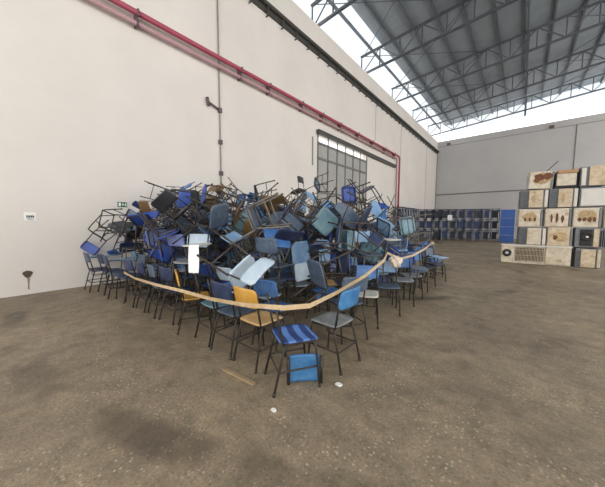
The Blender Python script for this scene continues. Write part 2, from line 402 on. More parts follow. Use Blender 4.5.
def chair_parts(kind, seat, back, tab, fr):
    """the meshes of one chair: frame, four legs, and the boards it still has"""
    out = [('frame', CH['frame', kind == 'tablet', fr]), ('stretcher', CH['stretcher', fr])]+[('leg', CH['leg', i, fr]) for i in range(4)]
    if seat: out.append(('seat', CH['seat', seat]))
    if back: out.append(('backrest', CH['backrest', back]))
    if kind == 'tablet' and tab: out.append(('writing_tablet', CH['writing_tablet', tab]))
    return out
def place_chair(rec):
    kind, px, py, pz, qw, qx, qy, qz, seat, back, tab, fr, label, group = rec
    e = empty('school_chair', (px, py, pz)); e.rotation_mode = 'QUATERNION'; e.rotation_quaternion = (qw, qx, qy, qz)
    for nm, me in chair_parts(kind, seat, back, tab, fr): link(nm, me, e)
    e['label'] = label; e['category'] = 'chair'
    if group: e['group'] = group
    return e
CHAIRS = json.loads(r'''[
["open",6.12,1.77,0.0,0.2588,0.0,0.0,0.9659,"striped",null,"sky",0,"chair with striped blue seat and bare back posts, nearest front corner","chairs standing round the edge of the heap"],
["plain",5.58,1.84,0.0,0.0,-0.0,-0.0,-1.0,"tan","yellow","sky",0,"upright chair with yellow back and tan seat in the front row","chairs standing round the edge of the heap"],
["open",4.74,1.84,0.0,0.0262,0.0,0.0,0.9997,"teal",null,"grey",0,"chair with teal seat and bare back posts, left of the yellow-backed chair","chairs standing round the edge of the heap"],
["plain",4.22,1.8,0.0,0.225,0.0,0.0,0.9744,"yellow","yellow","slate",0,"chair with yellow seat turned sideways in the front row beside the teal seat","chairs standing round the edge of the heap"],
["tablet",5.16,1.82,0.0,0.0175,-0.0,-0.0,-0.9998,"slate","navy","blue",0,"upright chair, navy back, slate seat, ninth in front row from wall","chairs standing round the edge of the heap"],
["tablet",3.682,1.826,0.0,0.0594,0.0,0.0,-0.9982,"navy","navy","pale",0,"upright chair, navy back, eighth in front row from wall","chairs standing round the edge of the heap"],
["plain",3.27,1.788,0.0,0.0523,0.0,0.0,0.9986,"slate","slate","navy",0,"upright chair, slate back, seventh in front row from wall","chairs standing round the edge of the heap"],
["tablet",2.82,1.772,0.0,0.0,-0.0,-0.0,-1.0,"navy","navy","slate",0,"upright chair, navy back, sixth in front row from wall","chairs standing round the edge of the heap"],
["plain",2.36,1.727,0.0,0.0436,-0.0,-0.0,-0.999,"black","navy","pale",0,"upright chair, navy back, black seat, fifth in front row from wall","chairs standing round the edge of the heap"],
["plain",1.894,1.692,0.0,0.9971,0.0,0.0,0.0762,"navy","slate","slate",0,"upright chair, slate back, navy seat, fourth in front row from wall","chairs standing round the edge of the heap"],
["tablet",1.47,1.614,0.0,0.0349,0.0,0.0,0.9994,"slate","navy","sky",0,"upright chair, slate seat, navy back, third in front row from wall","chairs standing round the edge of the heap"],
["plain",1.02,1.621,0.0,0.0349,-0.0,-0.0,-0.9994,"navy","navy","slate",0,"upright chair, navy back, second in front row from wall","chairs standing round the edge of the heap"],
["tablet",0.576,1.476,0.0,0.025,0.0,0.0,-0.9997,"navy","slate","sky",0,"upright chair, slate back, navy seat, first in front row from wall","chairs standing round the edge of the heap"],
["tablet",0.5,2.398,0.0,0.0405,0.0,0.0,0.9992,"black","sky","pale",1,"upright chair, light blue back, black seat, halfway up left of the white paper","chairs in the tangled heap"],
["plain",0.97,2.418,0.0,0.7039,0.0,0.0,0.7103,"navy","navy","slate",0,"upright chair, navy back, halfway up left of the white paper","chairs in the tangled heap"],
["plain",1.44,2.362,0.0,0.0096,0.0,0.0,1.0,"sky","grey","sky",0,"upright chair, grey back, light blue seat, low down left of the white paper","chairs in the tangled heap"],
["plain",1.86,2.408,0.0,0.7524,0.0,0.0,0.6588,"navy","navy","navy",0,"upright chair, navy seat, low down left of the white paper","chairs in the tangled heap"],
["plain",2.4,2.353,0.0,0.7342,0.0,0.0,0.6789,"black","black","sky",0,"upright chair, black seat, low down left of the white paper","chairs in the tangled heap"],
["plain",2.88,2.428,0.0,0.0304,0.0,0.0,0.9995,"blue","blue","blue",1,"upright chair, blue back, low down left of the white paper","chairs in the tangled heap"],
["tablet",3.303,2.471,0.0,-0.0119,0.0,0.0,-0.9999,"slate","grey","pale",1,"upright chair, slate seat, pale blue tablet, low down around the white paper","chairs in the tangled heap"],
["plain",3.84,2.368,0.0,0.0041,-0.0,-0.0,-1.0,"royal","royal","peri",0,"upright chair, royal blue back, low down around the white paper","chairs in the tangled heap"],
["plain",4.34,2.396,0.0,0.0462,-0.0,-0.0,-0.9989,"pale","pale","pale",0,"upright chair, pale blue back, low down around the white paper","chairs in the tangled heap"],
["tablet",4.895,2.506,0.0,0.7095,0.0,0.0,0.7047,"pale","pale","navy",0,"upright chair, navy tablet, pale blue seat, low down right of the white paper","chairs in the tangled heap"],
["tablet",5.407,2.234,0.0,-0.0612,0.0,0.0,0.9981,"blue","blue","slate",1,"upright chair, blue back, low down right of the white paper","chairs in the tangled heap"],
["plain",6.2,2.32,0.0,0.6947,-0.0,-0.0,-0.7193,"grey","azure","navy",0,"chair with blue back and grey seat at the right front corner","chairs standing round the edge of the heap"],
["tablet",5.98,2.98,0.0,0.5,-0.0,-0.0,-0.866,"slate","slate","tan",0,"upright chair, slate back, second along heap right side","chairs standing round the edge of the heap"],
["plain",5.986,3.529,0.0,0.9767,0.0,0.0,0.2146,"white","blue","navy",0,"chair with blue back and off-white seat, third along the right side","chairs standing round the edge of the heap"],
["plain",6.04,4.22,0.0,0.9703,0.0,0.0,0.2419,"slate","sky","pale",0,"upright chair, slate seat, light blue back, fourth along heap right side","chairs standing round the edge of the heap"],
["tablet",6.06,4.873,0.0,0.972,0.0,0.0,0.2351,"grey","blue","slate",0,"upright chair, grey seat, blue back, fifth along heap right side","chairs standing round the edge of the heap"],
["plain",6.03,5.403,0.0,0.9379,0.0,0.0,0.3469,"grey","royal","slate",0,"upright chair, grey seat, royal blue back, sixth along heap right side","chairs standing round the edge of the heap"],
["plain",5.97,6.02,0.0,0.9397,0.0,0.0,0.342,"slate","blue","white",0,"upright chair, blue back, slate seat, seventh along heap right side","chairs standing round the edge of the heap"],
["tablet",5.963,6.659,0.0,0.9115,0.0,0.0,0.4112,"navy","navy","sky",0,"upright chair, navy seat, eighth along heap right side","chairs standing round the edge of the heap"],
["plain",6.05,7.316,0.0,0.8653,0.0,0.0,0.5011,"navy","slate","slate",0,"upright chair, slate back, navy seat, ninth along heap right side","chairs standing round the edge of the heap"],
["plain",5.84,7.945,0.0,0.8978,0.0,0.0,0.4405,"blue","navy","blue",1,"upright chair, blue seat, navy back, tenth along heap right side","chairs standing round the edge of the heap"],
["plain",5.75,8.5,0.0,0.8192,0.0,0.0,0.5736,"teal","navy","navy",0,"upright chair, teal seat, eleventh along heap right side","chairs standing round the edge of the heap"],
["plain",5.6,9.1,0.0,0.866,0.0,0.0,0.5,"sky","sky","sky",0,"upright chair showing mostly tubes, twelfth along heap right side","chairs standing round the edge of the heap"],
["plain",5.42,3.3,0.0,0.6751,0.0,0.0,0.7377,"blue","blue","navy",1,"upright chair, blue seat, low down below the sliding gate","chairs in the tangled heap"],
["tablet",5.361,3.94,0.0,0.757,0.0,0.0,0.6534,"navy","peri","navy",1,"upright chair, lilac blue back, navy seat, low down below the sliding gate","chairs in the tangled heap"],
["tablet",5.42,4.55,0.0,0.709,0.0,0.0,0.7052,"sky","sky","slate",1,"upright chair, light blue back, slate tablet, low down below the sliding gate","chairs in the tangled heap"],
["plain",5.42,5.2,0.0,0.9406,0.0,0.0,0.3396,"teal","teal","navy",0,"upright chair, teal seat, low down at heap right end","chairs in the tangled heap"],
["plain",5.489,5.882,0.0,0.9932,0.0,0.0,0.1164,"navy","grey","pale",2,"upright chair showing mostly tubes, low down at heap right end, first from left","chairs in the tangled heap"],
["plain",5.42,6.5,0.0,0.6723,0.0,0.0,0.7403,"royal","blue","grey",0,"upright chair showing mostly tubes, low down at heap right end, second from left","chairs in the tangled heap"],
["plain",5.42,7.15,0.0,0.6938,-0.0,-0.0,-0.7202,"blue","blue","sky",1,"upright chair, blue back, low down at heap right end","chairs in the tangled heap"],
["plain",5.329,7.775,0.0,0.5959,0.0,0.0,-0.8031,"blue","blue","peri",0,"upright chair, blue back, halfway up at heap right end","chairs in the tangled heap"],
["tablet",4.061,1.832,0.483,0.9627,0.0,0.0,0.2706,"grey","pale","white",0,"upright chair standing on other chairs, pale tablet with a white paper draped over it","chairs standing round the edge of the heap"],
["tablet",5.773,4.03,0.528,0.8821,0.0,0.0,0.471,"slate","sky","white",2,"upright chair, light blue back, slate seat, halfway up at heap right end","chairs in the tangled heap"],
["plain",3.358,2.103,0.47,0.1529,0.0,0.0,-0.9882,"navy","peri","sky",2,"upright chair, lilac blue back, navy seat, halfway up left of the white paper","chairs in the tangled heap"],
["tablet",2.2,2.1,0.47,0.0872,0.0,0.0,0.9962,"royal","royal","pale",0,"upright chair, royal blue back, halfway up left of the white paper","chairs in the tangled heap"],
["plain",5.66,5.6,0.47,0.8988,0.0,0.0,0.4384,"sky","sky","grey",0,"upright chair, light blue seat, halfway up at heap right end","chairs in the tangled heap"],
["plain",1.271,1.939,0.486,0.9993,0.0,0.0,-0.0374,"black","black","slate",2,"upright chair, black seat, halfway up by the wall","chairs in the tangled heap"],
["plain",5.2,2.45,0.47,0.0436,-0.0,-0.0,-0.999,"slate","slate","grey",0,"upright chair, slate back, halfway up right of the white paper","chairs in the tangled heap"],
["plain",5.717,6.699,0.526,0.602,0.0,0.0,0.7985,"navy","navy","peri",0,"upright chair, navy seat, halfway up at heap right end","chairs in the tangled heap"],
["tablet",3.705,6.136,0.453,0.4579,0.7117,-0.4863,0.2175,"slate","teal","navy",1,"chair buried in the tangled heap with only scraps of it showing","chairs buried in the heap"],
["plain",3.511,3.769,0.002,0.0165,0.0,-0.0023,-0.9999,"blue","blue",null,0,"upright chair showing mostly tubes, low down around the white paper","chairs in the tangled heap"],
["open",2.295,2.811,1.031,0.2858,0.7614,-0.3911,0.4308,"slate",null,"blue",2,"sideways chair, slate seat, halfway up left of the white paper","chairs in the tangled heap"],
["tablet",3.625,1.904,1.052,0.7559,-0.1806,0.3857,0.4972,"blue","blue","grey",0,"sideways chair, blue seat, halfway up around the white paper","chairs in the tangled heap"],
["tablet",4.773,6.609,0.202,0.1979,0.1496,0.5842,0.7727,"blue","blue","blue",1,"chair buried in the tangled heap with only scraps of it showing","chairs buried in the heap"],
["tablet",4.866,3.32,0.002,0.5103,0.0012,-0.002,-0.86,"pale","pale","blue",0,"upright chair, pale blue seat, blue tablet, low down right of the white paper","chairs in the tangled heap"],
["plain",5.243,6.456,1.03,0.5744,0.318,0.615,-0.4366,"blue","sky","pale",2,"sideways chair, light blue back, blue seat, halfway up at heap right end","chairs in the tangled heap"],
["open",1.816,3.429,0.149,0.9129,-0.0329,-0.3965,-0.0916,"grey",null,null,0,"chair buried in the tangled heap with only scraps of it showing","chairs buried in the heap"],
["tablet",1.552,3.997,0.311,0.5894,-0.0754,-0.7106,0.3768,"teal","teal",null,0,"chair buried in the tangled heap with only scraps of it showing","chairs buried in the heap"],
["plain",3.011,4.762,0.002,0.0558,0.0001,-0.0023,-0.9984,"grey","grey",null,0,"chair buried in the tangled heap with only scraps of it showing","chairs buried in the heap"],
["plain",3.209,1.779,0.909,0.7435,-0.3035,-0.5953,0.0257,"royal","royal","pale",1,"sideways chair, royal blue seat, halfway up left of the white paper","chairs in the tangled heap"],
["plain",0.756,5.907,0.201,0.2821,0.653,0.2917,-0.6394,null,"sky","slate",2,"chair buried in the tangled heap with only scraps of it showing","chairs buried in the heap"],
["plain",2.58,2.666,0.362,0.7044,-0.7047,-0.0288,0.08,"blue","blue","pale",1,"supine chair, blue seat, low down around the white paper","chairs in the tangled heap"],
["open",1.903,4.919,0.252,0.23,-0.2352,0.6752,-0.6602,"slate",null,"sky",0,"chair buried in the tangled heap with only scraps of it showing","chairs buried in the heap"],
["tablet",3.609,2.539,1.34,0.0513,-0.9569,-0.1961,0.2078,"navy","navy","slate",1,"upside-down chair, navy seat, slate tablet, halfway up around the white paper","chairs in the tangled heap"],
["plain",4.011,4.412,0.002,0.3214,0.0007,-0.0022,-0.9469,"pale","pale",null,0,"chair buried in the tangled heap with only scraps of it showing","chairs buried in the heap"],
["tablet",3.799,6.094,0.493,0.3904,-0.4666,0.6546,-0.4488,"blue","sky","navy",1,"chair buried in the tangled heap with only scraps of it showing","chairs buried in the heap"],
["tablet",4.573,5.21,0.258,0.6483,-0.6405,0.2968,-0.285,"sky","sky","pale",0,"supine chair, light blue back, low down at heap right end","chairs in the tangled heap"],
["plain",4.829,6.361,0.202,0.2676,0.6448,-0.2589,0.6674,"royal","royal","grey",1,"sideways chair, royal blue seat, low down at heap right end","chairs in the tangled heap"],
["plain",4.445,6.913,0.266,0.3095,0.5533,-0.4629,0.6195,"navy","navy",null,2,"chair buried in the tangled heap with only scraps of it showing","chairs buried in the heap"],
["tablet",1.371,4.217,0.188,0.6165,0.1464,0.3689,0.68,"navy","navy","blue",0,"chair buried in the tangled heap with only scraps of it showing","chairs buried in the heap"],
["tablet",4.788,4.125,0.313,0.4756,0.0772,-0.7102,0.5133,"slate",null,null,1,"sideways chair, slate seat, low down right of the white paper","chairs in the tangled heap"],
["tablet",2.64,2.8,0.446,0.2166,-0.5799,-0.1816,0.7641,"blue","navy","grey",2,"sideways chair, navy back, low down left of the white paper","chairs in the tangled heap"],
["tablet",4.405,2.737,0.805,0.223,-0.5876,0.7583,0.1728,"navy","navy","pale",1,"upside-down chair, navy back, low down right of the white paper","chairs in the tangled heap"],
["open",4.274,2.961,1.281,0.2882,-0.488,-0.3903,0.7256,"teal",null,"navy",2,"supine chair, teal seat, upper part around the white paper","chairs in the tangled heap"],
["tablet",4.071,2.865,0.935,0.4335,0.7417,0.2816,0.4275,"royal",null,"slate",1,"face-down chair, slate tablet, royal blue seat, low down right of the white paper","chairs in the tangled heap"],
["plain",1.215,6.575,0.162,0.5685,-0.0169,0.2964,0.7673,"pale","pale","slate",0,"chair buried in the tangled heap with only scraps of it showing","chairs buried in the heap"],
["tablet",2.117,3.479,0.846,0.0375,0.976,0.1316,-0.1696,"royal","royal",null,1,"upside-down chair showing mostly tubes, low down around the white paper","chairs in the tangled heap"],
["plain",5.005,3.78,0.166,0.6694,-0.3092,-0.3557,-0.5742,null,"sky","slate",0,"sideways chair showing mostly tubes, low down below the sliding gate","chairs in the tangled heap"],
["tablet",3.695,7.056,0.195,0.671,0.3188,0.5304,-0.4085,"sky",null,null,1,"chair buried in the tangled heap with only scraps of it showing","chairs buried in the heap"],
["open",1.202,2.833,0.201,0.279,-0.6592,0.2877,0.6363,"slate",null,null,0,"chair buried in the tangled heap with only scraps of it showing","chairs buried in the heap"],
["tablet",0.163,4.47,0.518,0.8973,0.1227,0.4043,0.1282,"grey","grey",null,2,"chair buried in the tangled heap with only scraps of it showing","chairs buried in the heap"],
["open",0.824,4.218,0.429,0.3537,-0.6813,-0.4317,-0.4737,"royal",null,"grey",0,"chair buried in the tangled heap with only scraps of it showing","chairs buried in the heap"],
["plain",3.286,2.982,1.102,0.2142,-0.2148,0.1977,-0.9322,"sky","sky","sky",0,"upright chair, light blue back, upper part around the white paper","chairs in the tangled heap"],
["plain",2.542,1.638,1.159,0.8907,-0.2509,-0.1705,0.3386,"royal","royal","grey",1,"upright chair, royal blue seat, upper part left of the white paper","chairs in the tangled heap"],
["plain",2.071,5.158,0.476,0.3059,0.7824,0.5052,0.1975,"slate","slate",null,0,"chair buried in the tangled heap with only scraps of it showing","chairs buried in the heap"],
["open",3.099,1.942,1.229,0.47,0.539,-0.4492,-0.5355,"peri",null,"pale",0,"face-down chair, lilac blue seat, halfway up left of the white paper","chairs in the tangled heap"],
["plain",4.881,4.867,0.58,0.7487,-0.6414,0.0946,0.1382,"blue","blue","white",0,"supine chair, blue seat, halfway up below the sliding gate","chairs in the tangled heap"],
["tablet",2.262,4.671,0.804,0.4238,-0.0856,-0.851,-0.2982,"navy","royal","navy",0,"chair buried in the tangled heap with only scraps of it showing","chairs buried in the heap"],
["tablet",0.068,4.083,0.92,0.6648,-0.2173,0.6136,-0.3664,null,"navy","grey",0,"chair buried in the tangled heap with only scraps of it showing","chairs buried in the heap"],
["plain",4.842,2.566,0.955,0.5266,-0.2622,0.2601,-0.7657,"blue","navy","sky",2,"tipped chair, navy back, blue seat, halfway up right of the white paper","chairs in the tangled heap"],
["plain",4.864,3.632,0.941,0.0023,0.6476,0.762,0.0005,null,"blue","slate",1,"upside-down chair, blue back, low down right of the white paper","chairs in the tangled heap"],
["plain",3.327,1.648,1.742,0.1855,-0.9616,0.2015,0.0197,"royal","royal","navy",1,"upside-down chair, royal blue seat, upper part left of the white paper","chairs in the tangled heap"],
["tablet",3.815,3.384,0.695,0.0402,-0.6467,0.1582,-0.7451,"pale","pale","slate",0,"sideways chair, slate tablet, pale blue seat, halfway up right of the white paper","chairs in the tangled heap"],
["open",0.411,5.12,0.498,0.13,0.3125,0.5828,0.7387,"pale",null,"grey",1,"chair buried in the tangled heap with only scraps of it showing","chairs buried in the heap"],
["open",2.922,5.274,0.202,0.2126,-0.6849,0.2211,0.6609,"sky",null,"sky",0,"sideways chair, light blue seat, low down right of the white paper","chairs in the tangled heap"],
["tablet",3.932,3.463,0.667,0.4967,-0.3656,-0.4344,-0.6565,"slate","slate","navy",0,"sideways chair, slate seat, halfway up right of the white paper","chairs in the tangled heap"],
["tablet",3.572,7.349,0.295,0.5638,-0.5719,0.4127,-0.4299,"teal","teal","slate",0,"chair buried in the tangled heap with only scraps of it showing","chairs buried in the heap"],
["tablet",3.845,2.291,1.792,0.4002,-0.8211,-0.0175,-0.4066,"brown","brown","slate",1,"overturned chair, brown back, upper part around the white paper","chairs in the tangled heap"],
["tablet",0.53,3.101,0.202,0.0788,0.059,-0.6004,-0.7937,"blue","blue","sky",0,"chair buried in the tangled heap with only scraps of it showing","chairs buried in the heap"],
["plain",1.594,3.623,0.316,0.5243,-0.1094,-0.3503,-0.7684,"slate",null,"navy",1,"chair buried in the tangled heap with only scraps of it showing","chairs buried in the heap"],
["plain",2.406,4.715,0.284,0.5338,0.7193,-0.014,0.4444,"navy","navy",null,1,"chair buried in the tangled heap with only scraps of it showing","chairs buried in the heap"],
["plain",4.683,4.431,0.881,0.2168,0.2964,-0.9257,-0.0907,"navy","navy","grey",2,"chair buried in the tangled heap with only scraps of it showing","chairs buried in the heap"],
["tablet",4.627,3.163,0.994,0.728,0.0549,0.6831,-0.0194,"sky","sky","pale",0,"sideways chair, light blue seat, pale blue tablet, halfway up right of the white paper","chairs in the tangled heap"],
["tablet",3.439,3.67,0.544,0.2342,0.7336,0.3072,-0.5592,"royal","royal",null,0,"sideways chair, royal blue back, low down around the white paper","chairs in the tangled heap"],
["tablet",3.755,2.263,1.389,0.2997,0.2354,0.3206,-0.8672,"black","black","navy",0,"tipped chair, black back, top edge left of the white paper","chairs in the tangled heap"],
["plain",3.942,1.972,1.724,0.5126,-0.6146,0.5321,-0.2763,"slate","sky","sky",0,"supine chair, slate seat, light blue back, upper part around the white paper","chairs in the tangled heap"],
["plain",2.973,2.458,1.23,0.0769,-0.2502,0.9183,0.297,"slate","slate","grey",0,"upside-down chair, slate back, halfway up around the white paper","chairs in the tangled heap"],
["plain",1.222,2.385,1.108,0.7222,0.2078,0.5586,-0.3509,null,"blue","sky",0,"sideways chair, blue back, halfway up left of the white paper","chairs in the tangled heap"],
["plain",1.464,3.025,0.092,0.5502,0.1293,-0.1888,-0.803,"slate","slate","pale",0,"chair buried in the tangled heap with only scraps of it showing","chairs buried in the heap"],
["open",2.545,2.591,1.241,0.6976,0.4813,-0.4627,0.2599,"slate",null,null,0,"sideways chair, slate seat, upper part left of the white paper","chairs in the tangled heap"],
["tablet",2.27,4.015,0.006,0.3338,-0.0078,0.0054,0.9426,"blue","blue","sky",1,"chair buried in the tangled heap with only scraps of it showing","chairs buried in the heap"],
["tablet",4.06,3.35,1.159,0.3752,-0.3456,-0.6893,0.5145,"grey","grey","pale",1,"supine chair, grey seat, halfway up around the white paper","chairs in the tangled heap"],
["tablet",3.245,6.183,0.272,0.6092,-0.0191,-0.6059,-0.5112,"slate","grey",null,1,"chair buried in the tangled heap with only scraps of it showing","chairs buried in the heap"],
["plain",0.573,2.496,0.997,0.0769,-0.3706,-0.6311,0.6771,"royal","blue",null,1,"supine chair, blue back, royal blue seat, halfway up by the wall","chairs in the tangled heap"],
["tablet",4.682,4.652,0.76,0.044,0.4841,-0.6677,-0.5639,"pale","pale","pale",1,"chair buried in the tangled heap with only scraps of it showing","chairs buried in the heap"],
["open",5.351,4.996,0.993,0.4994,0.6902,-0.2533,0.4583,"teal",null,null,1,"sideways chair, teal seat, halfway up at heap right end","chairs in the tangled heap"],
["tablet",0.263,4.106,1.454,0.0212,0.1726,-0.8158,0.5516,"blue",null,null,0,"chair buried in the tangled heap with only scraps of it showing","chairs buried in the heap"],
["tablet",4.841,5.643,0.807,0.7032,0.4084,0.1541,0.5611,"blue","blue","slate",1,"face-down chair, slate tablet, blue back, halfway up at heap right end","chairs in the tangled heap"],
["plain",2.842,5.462,0.235,0.0213,-0.7217,0.0336,-0.6911,"navy","navy","grey",1,"chair buried in the tangled heap with only scraps of it showing","chairs buried in the heap"],
["plain",3.151,4.098,0.617,0.7966,0.4796,0.3416,-0.1366,"slate","slate","blue",0,"tipped chair, slate seat, halfway up around the white paper","chairs in the tangled heap"],
["plain",4.938,3.501,0.536,0.2925,0.0597,0.0619,0.9524,"navy","navy","blue",0,"upright chair, navy back, halfway up right of the white paper","chairs in the tangled heap"],
["tablet",1.768,2.872,0.654,0.1912,-0.0784,-0.6182,-0.7583,"royal",null,"slate",1,"chair buried in the tangled heap with only scraps of it showing","chairs buried in the heap"],
["plain",1.591,2.427,1.617,0.271,0.2354,0.9062,0.2235,"navy","navy","navy",0,"upside-down chair, navy seat, upper part left of the white paper","chairs in the tangled heap"],
["plain",4.931,1.717,1.057,0.2328,0.6847,0.4157,0.5515,"pale","pale","peri",1,"face-down chair, pale blue back, low down around the white paper","chairs in the tangled heap"],
["tablet",0.326,2.144,1.467,0.5203,-0.0097,0.8534,0.0316,"black","black","navy",0,"sideways chair, navy tablet, black seat, halfway up by the wall","chairs in the tangled heap"],
["tablet",0.445,4.238,0.274,0.8085,0.5002,-0.1687,0.2603,"navy","grey","blue",0,"chair buried in the tangled heap with only scraps of it showing","chairs buried in the heap"],
["tablet",0.281,4.74,0.804,0.7868,-0.4268,0.4297,0.1191,"navy","navy","pale",1,"chair buried in the tangled heap with only scraps of it showing","chairs buried in the heap"],
["plain",4.571,4.229,0.641,0.3292,-0.4417,-0.064,-0.8321,"royal","royal","grey",0,"sideways chair, royal blue back, halfway up below the sliding gate","chairs in the tangled heap"],
["tablet",2.795,4.61,0.949,0.3514,-0.2145,0.5081,-0.7566,"slate","sky",null,0,"chair buried in the tangled heap with only scraps of it showing","chairs buried in the heap"],
["plain",5.338,2.484,1.693,0.3024,-0.3546,-0.7292,0.501,"slate","slate",null,2,"supine chair, slate seat, upper part around the white paper","chairs in the tangled heap"],
["plain",2.648,5.136,0.395,0.3135,-0.5293,0.0973,-0.7824,"slate","slate","pale",2,"chair buried in the tangled heap with only scraps of it showing","chairs buried in the heap"],
["plain",5.37,3.647,0.471,0.4883,0.1353,0.0306,0.8616,"royal","royal",null,1,"upright chair, royal blue seat, halfway up below the sliding gate","chairs in the tangled heap"],
["plain",1.982,5.774,0.458,0.19,0.105,0.3553,-0.9092,"grey","grey","peri",0,"chair buried in the tangled heap with only scraps of it showing","chairs buried in the heap"],
["plain",3.816,6.182,0.576,0.4858,-0.7735,0.0113,0.4068,"slate","slate",null,1,"chair buried in the tangled heap with only scraps of it showing","chairs buried in the heap"],
["plain",2.105,2.557,0.998,0.4934,-0.7042,-0.272,0.4321,"royal","royal","pale",1,"chair buried in the tangled heap with only scraps of it showing","chairs buried in the heap"],
["plain",1.045,5.287,1.06,0.2403,0.3751,0.6282,0.6379,"blue","blue","navy",0,"chair buried in the tangled heap with only scraps of it showing","chairs buried in the heap"],
["tablet",3.607,4.681,0.967,0.2113,0.7169,0.205,0.632,"slate","pale","slate",0,"sideways chair, pale blue back, slate seat, halfway up right of the white paper","chairs in the tangled heap"],
["open",5.957,2.985,0.976,0.1347,-0.1565,-0.7862,0.5825,"slate",null,"pale",1,"supine chair, slate seat, low down below the sliding gate","chairs in the tangled heap"],
["open",4.902,4.372,0.915,0.9344,-0.1492,-0.1816,-0.2676,"teal",null,"slate",0,"upright chair, teal seat, upper part below the sliding gate","chairs in the tangled heap"],
["plain",1.627,2.688,0.913,0.8142,-0.2535,-0.4208,-0.3095,"sky","sky","grey",0,"sideways chair, light blue seat, halfway up left of the white paper","chairs in the tangled heap"],
["plain",2.256,4.259,1.391,0.3543,-0.4311,0.829,-0.0378,"slate","slate","slate",1,"overturned chair, slate seat, halfway up around the white paper","chairs in the tangled heap"],
["plain",4.266,6.54,0.304,0.9831,0.0491,0.1599,0.0743,"blue","blue","grey",1,"chair buried in the tangled heap with only scraps of it showing","chairs buried in the heap"],
["tablet",4.961,8.274,0.217,0.6604,0.2296,-0.6888,0.1916,"blue","blue","pale",0,"chair buried in the tangled heap with only scraps of it showing","chairs buried in the heap"],
["plain",2.348,3.924,0.932,0.6587,-0.5893,-0.4104,0.2244,"royal","teal",null,0,"supine chair, royal blue seat, halfway up around the white paper","chairs in the tangled heap"],
["tablet",0.38,5.672,1.201,0.4281,0.4356,-0.5517,0.5681,"royal","royal",null,0,"chair buried in the tangled heap with only scraps of it showing","chairs buried in the heap"],
["open",5.533,2.874,0.958,0.6075,-0.4778,0.5735,0.2717,"navy",null,"sky",1,"sideways chair, navy seat, halfway up below the sliding gate","chairs in the tangled heap"],
["tablet",1.037,6.445,0.739,0.8086,0.5001,-0.3097,0.0075,"pale","pale","navy",0,"chair buried in the tangled heap with only scraps of it showing","chairs buried in the heap"],
["tablet",0.663,5.414,1.39,0.1611,0.588,-0.5441,0.5764,null,"slate",null,1,"chair buried in the tangled heap with only scraps of it showing","chairs buried in the heap"],
["tablet",2.446,2.474,1.816,0.3754,0.8676,0.169,0.2788,null,"black","slate",1,"face-down chair, slate tablet, black back, upper part left of the white paper","chairs in the tangled heap"],
["plain",1.178,5.693,1.375,0.4578,0.4849,-0.7414,-0.0746,null,"pale","pale",0,"chair buried in the tangled heap with only scraps of it showing","chairs buried in the heap"],
["tablet",1.722,5.153,1.13,0.4826,0.5966,-0.4243,0.4808,"blue","blue",null,2,"chair buried in the tangled heap with only scraps of it showing","chairs buried in the heap"],
["open",1.949,5.107,0.891,0.3253,0.2847,-0.5391,-0.7229,"grey",null,"sky",0,"chair buried in the tangled heap with only scraps of it showing","chairs buried in the heap"],
["plain",2.924,2.981,0.682,0.5444,-0.2772,-0.6117,-0.5025,"sky","sky","sky",0,"sideways chair, light blue seat, halfway up around the white paper","chairs in the tangled heap"],
["tablet",3.565,5.671,0.368,0.6563,0.148,0.3874,-0.6303,"teal","navy","slate",0,"chair buried in the tangled heap with only scraps of it showing","chairs buried in the heap"],
["tablet",0.69,1.762,0.988,0.9329,-0.0109,0.281,0.225,"slate","slate","black",1,"upright chair, black tablet, slate seat, upper part by the wall","chairs in the tangled heap"],
["tablet",2.018,5.331,1.287,0.7073,-0.4559,-0.3841,0.3798,"black","navy","pale",2,"chair buried in the tangled heap with only scraps of it showing","chairs buried in the heap"],
["plain",1.055,4.987,1.105,0.2637,0.5022,0.2449,0.7864,null,"grey",null,0,"chair buried in the tangled heap with only scraps of it showing","chairs buried in the heap"],
["tablet",3.877,3.832,0.841,0.8118,0.2106,-0.0015,-0.5446,"brown","brown","pale",0,"upright chair showing mostly tubes, upper part right of the white paper","chairs in the tangled heap"],
["open",2.945,5.159,0.509,0.3743,-0.013,0.0654,-0.9249,"blue",null,null,1,"chair buried in the tangled heap with only scraps of it showing","chairs buried in the heap"],
["tablet",5.217,6.659,0.867,0.6523,-0.1242,-0.6158,0.4242,null,"blue","slate",1,"tipped chair showing mostly tubes, halfway up at heap right end","chairs in the tangled heap"],
["plain",4.58,3.264,1.443,0.3708,-0.7624,-0.4009,-0.3471,"grey","grey","sky",0,"sideways chair, grey seat, halfway up right of the white paper","chairs in the tangled heap"],
["tablet",3.013,5.595,0.9,0.5659,-0.2649,-0.5797,0.523,"grey","sky","pale",0,"chair buried in the tangled heap with only scraps of it showing","chairs buried in the heap"],
["plain",0.316,3.873,1.807,0.4613,-0.8051,0.3204,0.1904,"royal","royal","sky",1,"chair buried in the tangled heap with only scraps of it showing","chairs buried in the heap"],
["plain",4.9,4.908,1.144,0.303,0.2841,-0.745,-0.5219,"blue","blue","slate",0,"chair buried in the tangled heap with only scraps of it showing","chairs buried in the heap"],
["plain",3.296,3.178,1.217,0.6022,0.1112,-0.7906,-0.001,"navy",null,null,0,"sideways chair, navy seat, halfway up around the white paper","chairs in the tangled heap"],
["tablet",1.484,2.669,1.423,0.8145,0.5716,-0.0958,0.0249,"royal","royal","slate",0,"face-down chair, royal blue back, slate tablet, upper part left of the white paper","chairs in the tangled heap"],
["tablet",4.847,4.097,1.109,0.4289,0.6163,-0.4426,-0.4902,"sky","sky","slate",1,"face-down chair, slate tablet, light blue seat, halfway up right of the white paper","chairs in the tangled heap"],
["tablet",4.308,3.628,1.322,0.8366,0.5001,0.0686,0.2126,"slate","brown","navy",0,"face-down chair, brown back, slate seat, upper part right of the white paper","chairs in the tangled heap"],
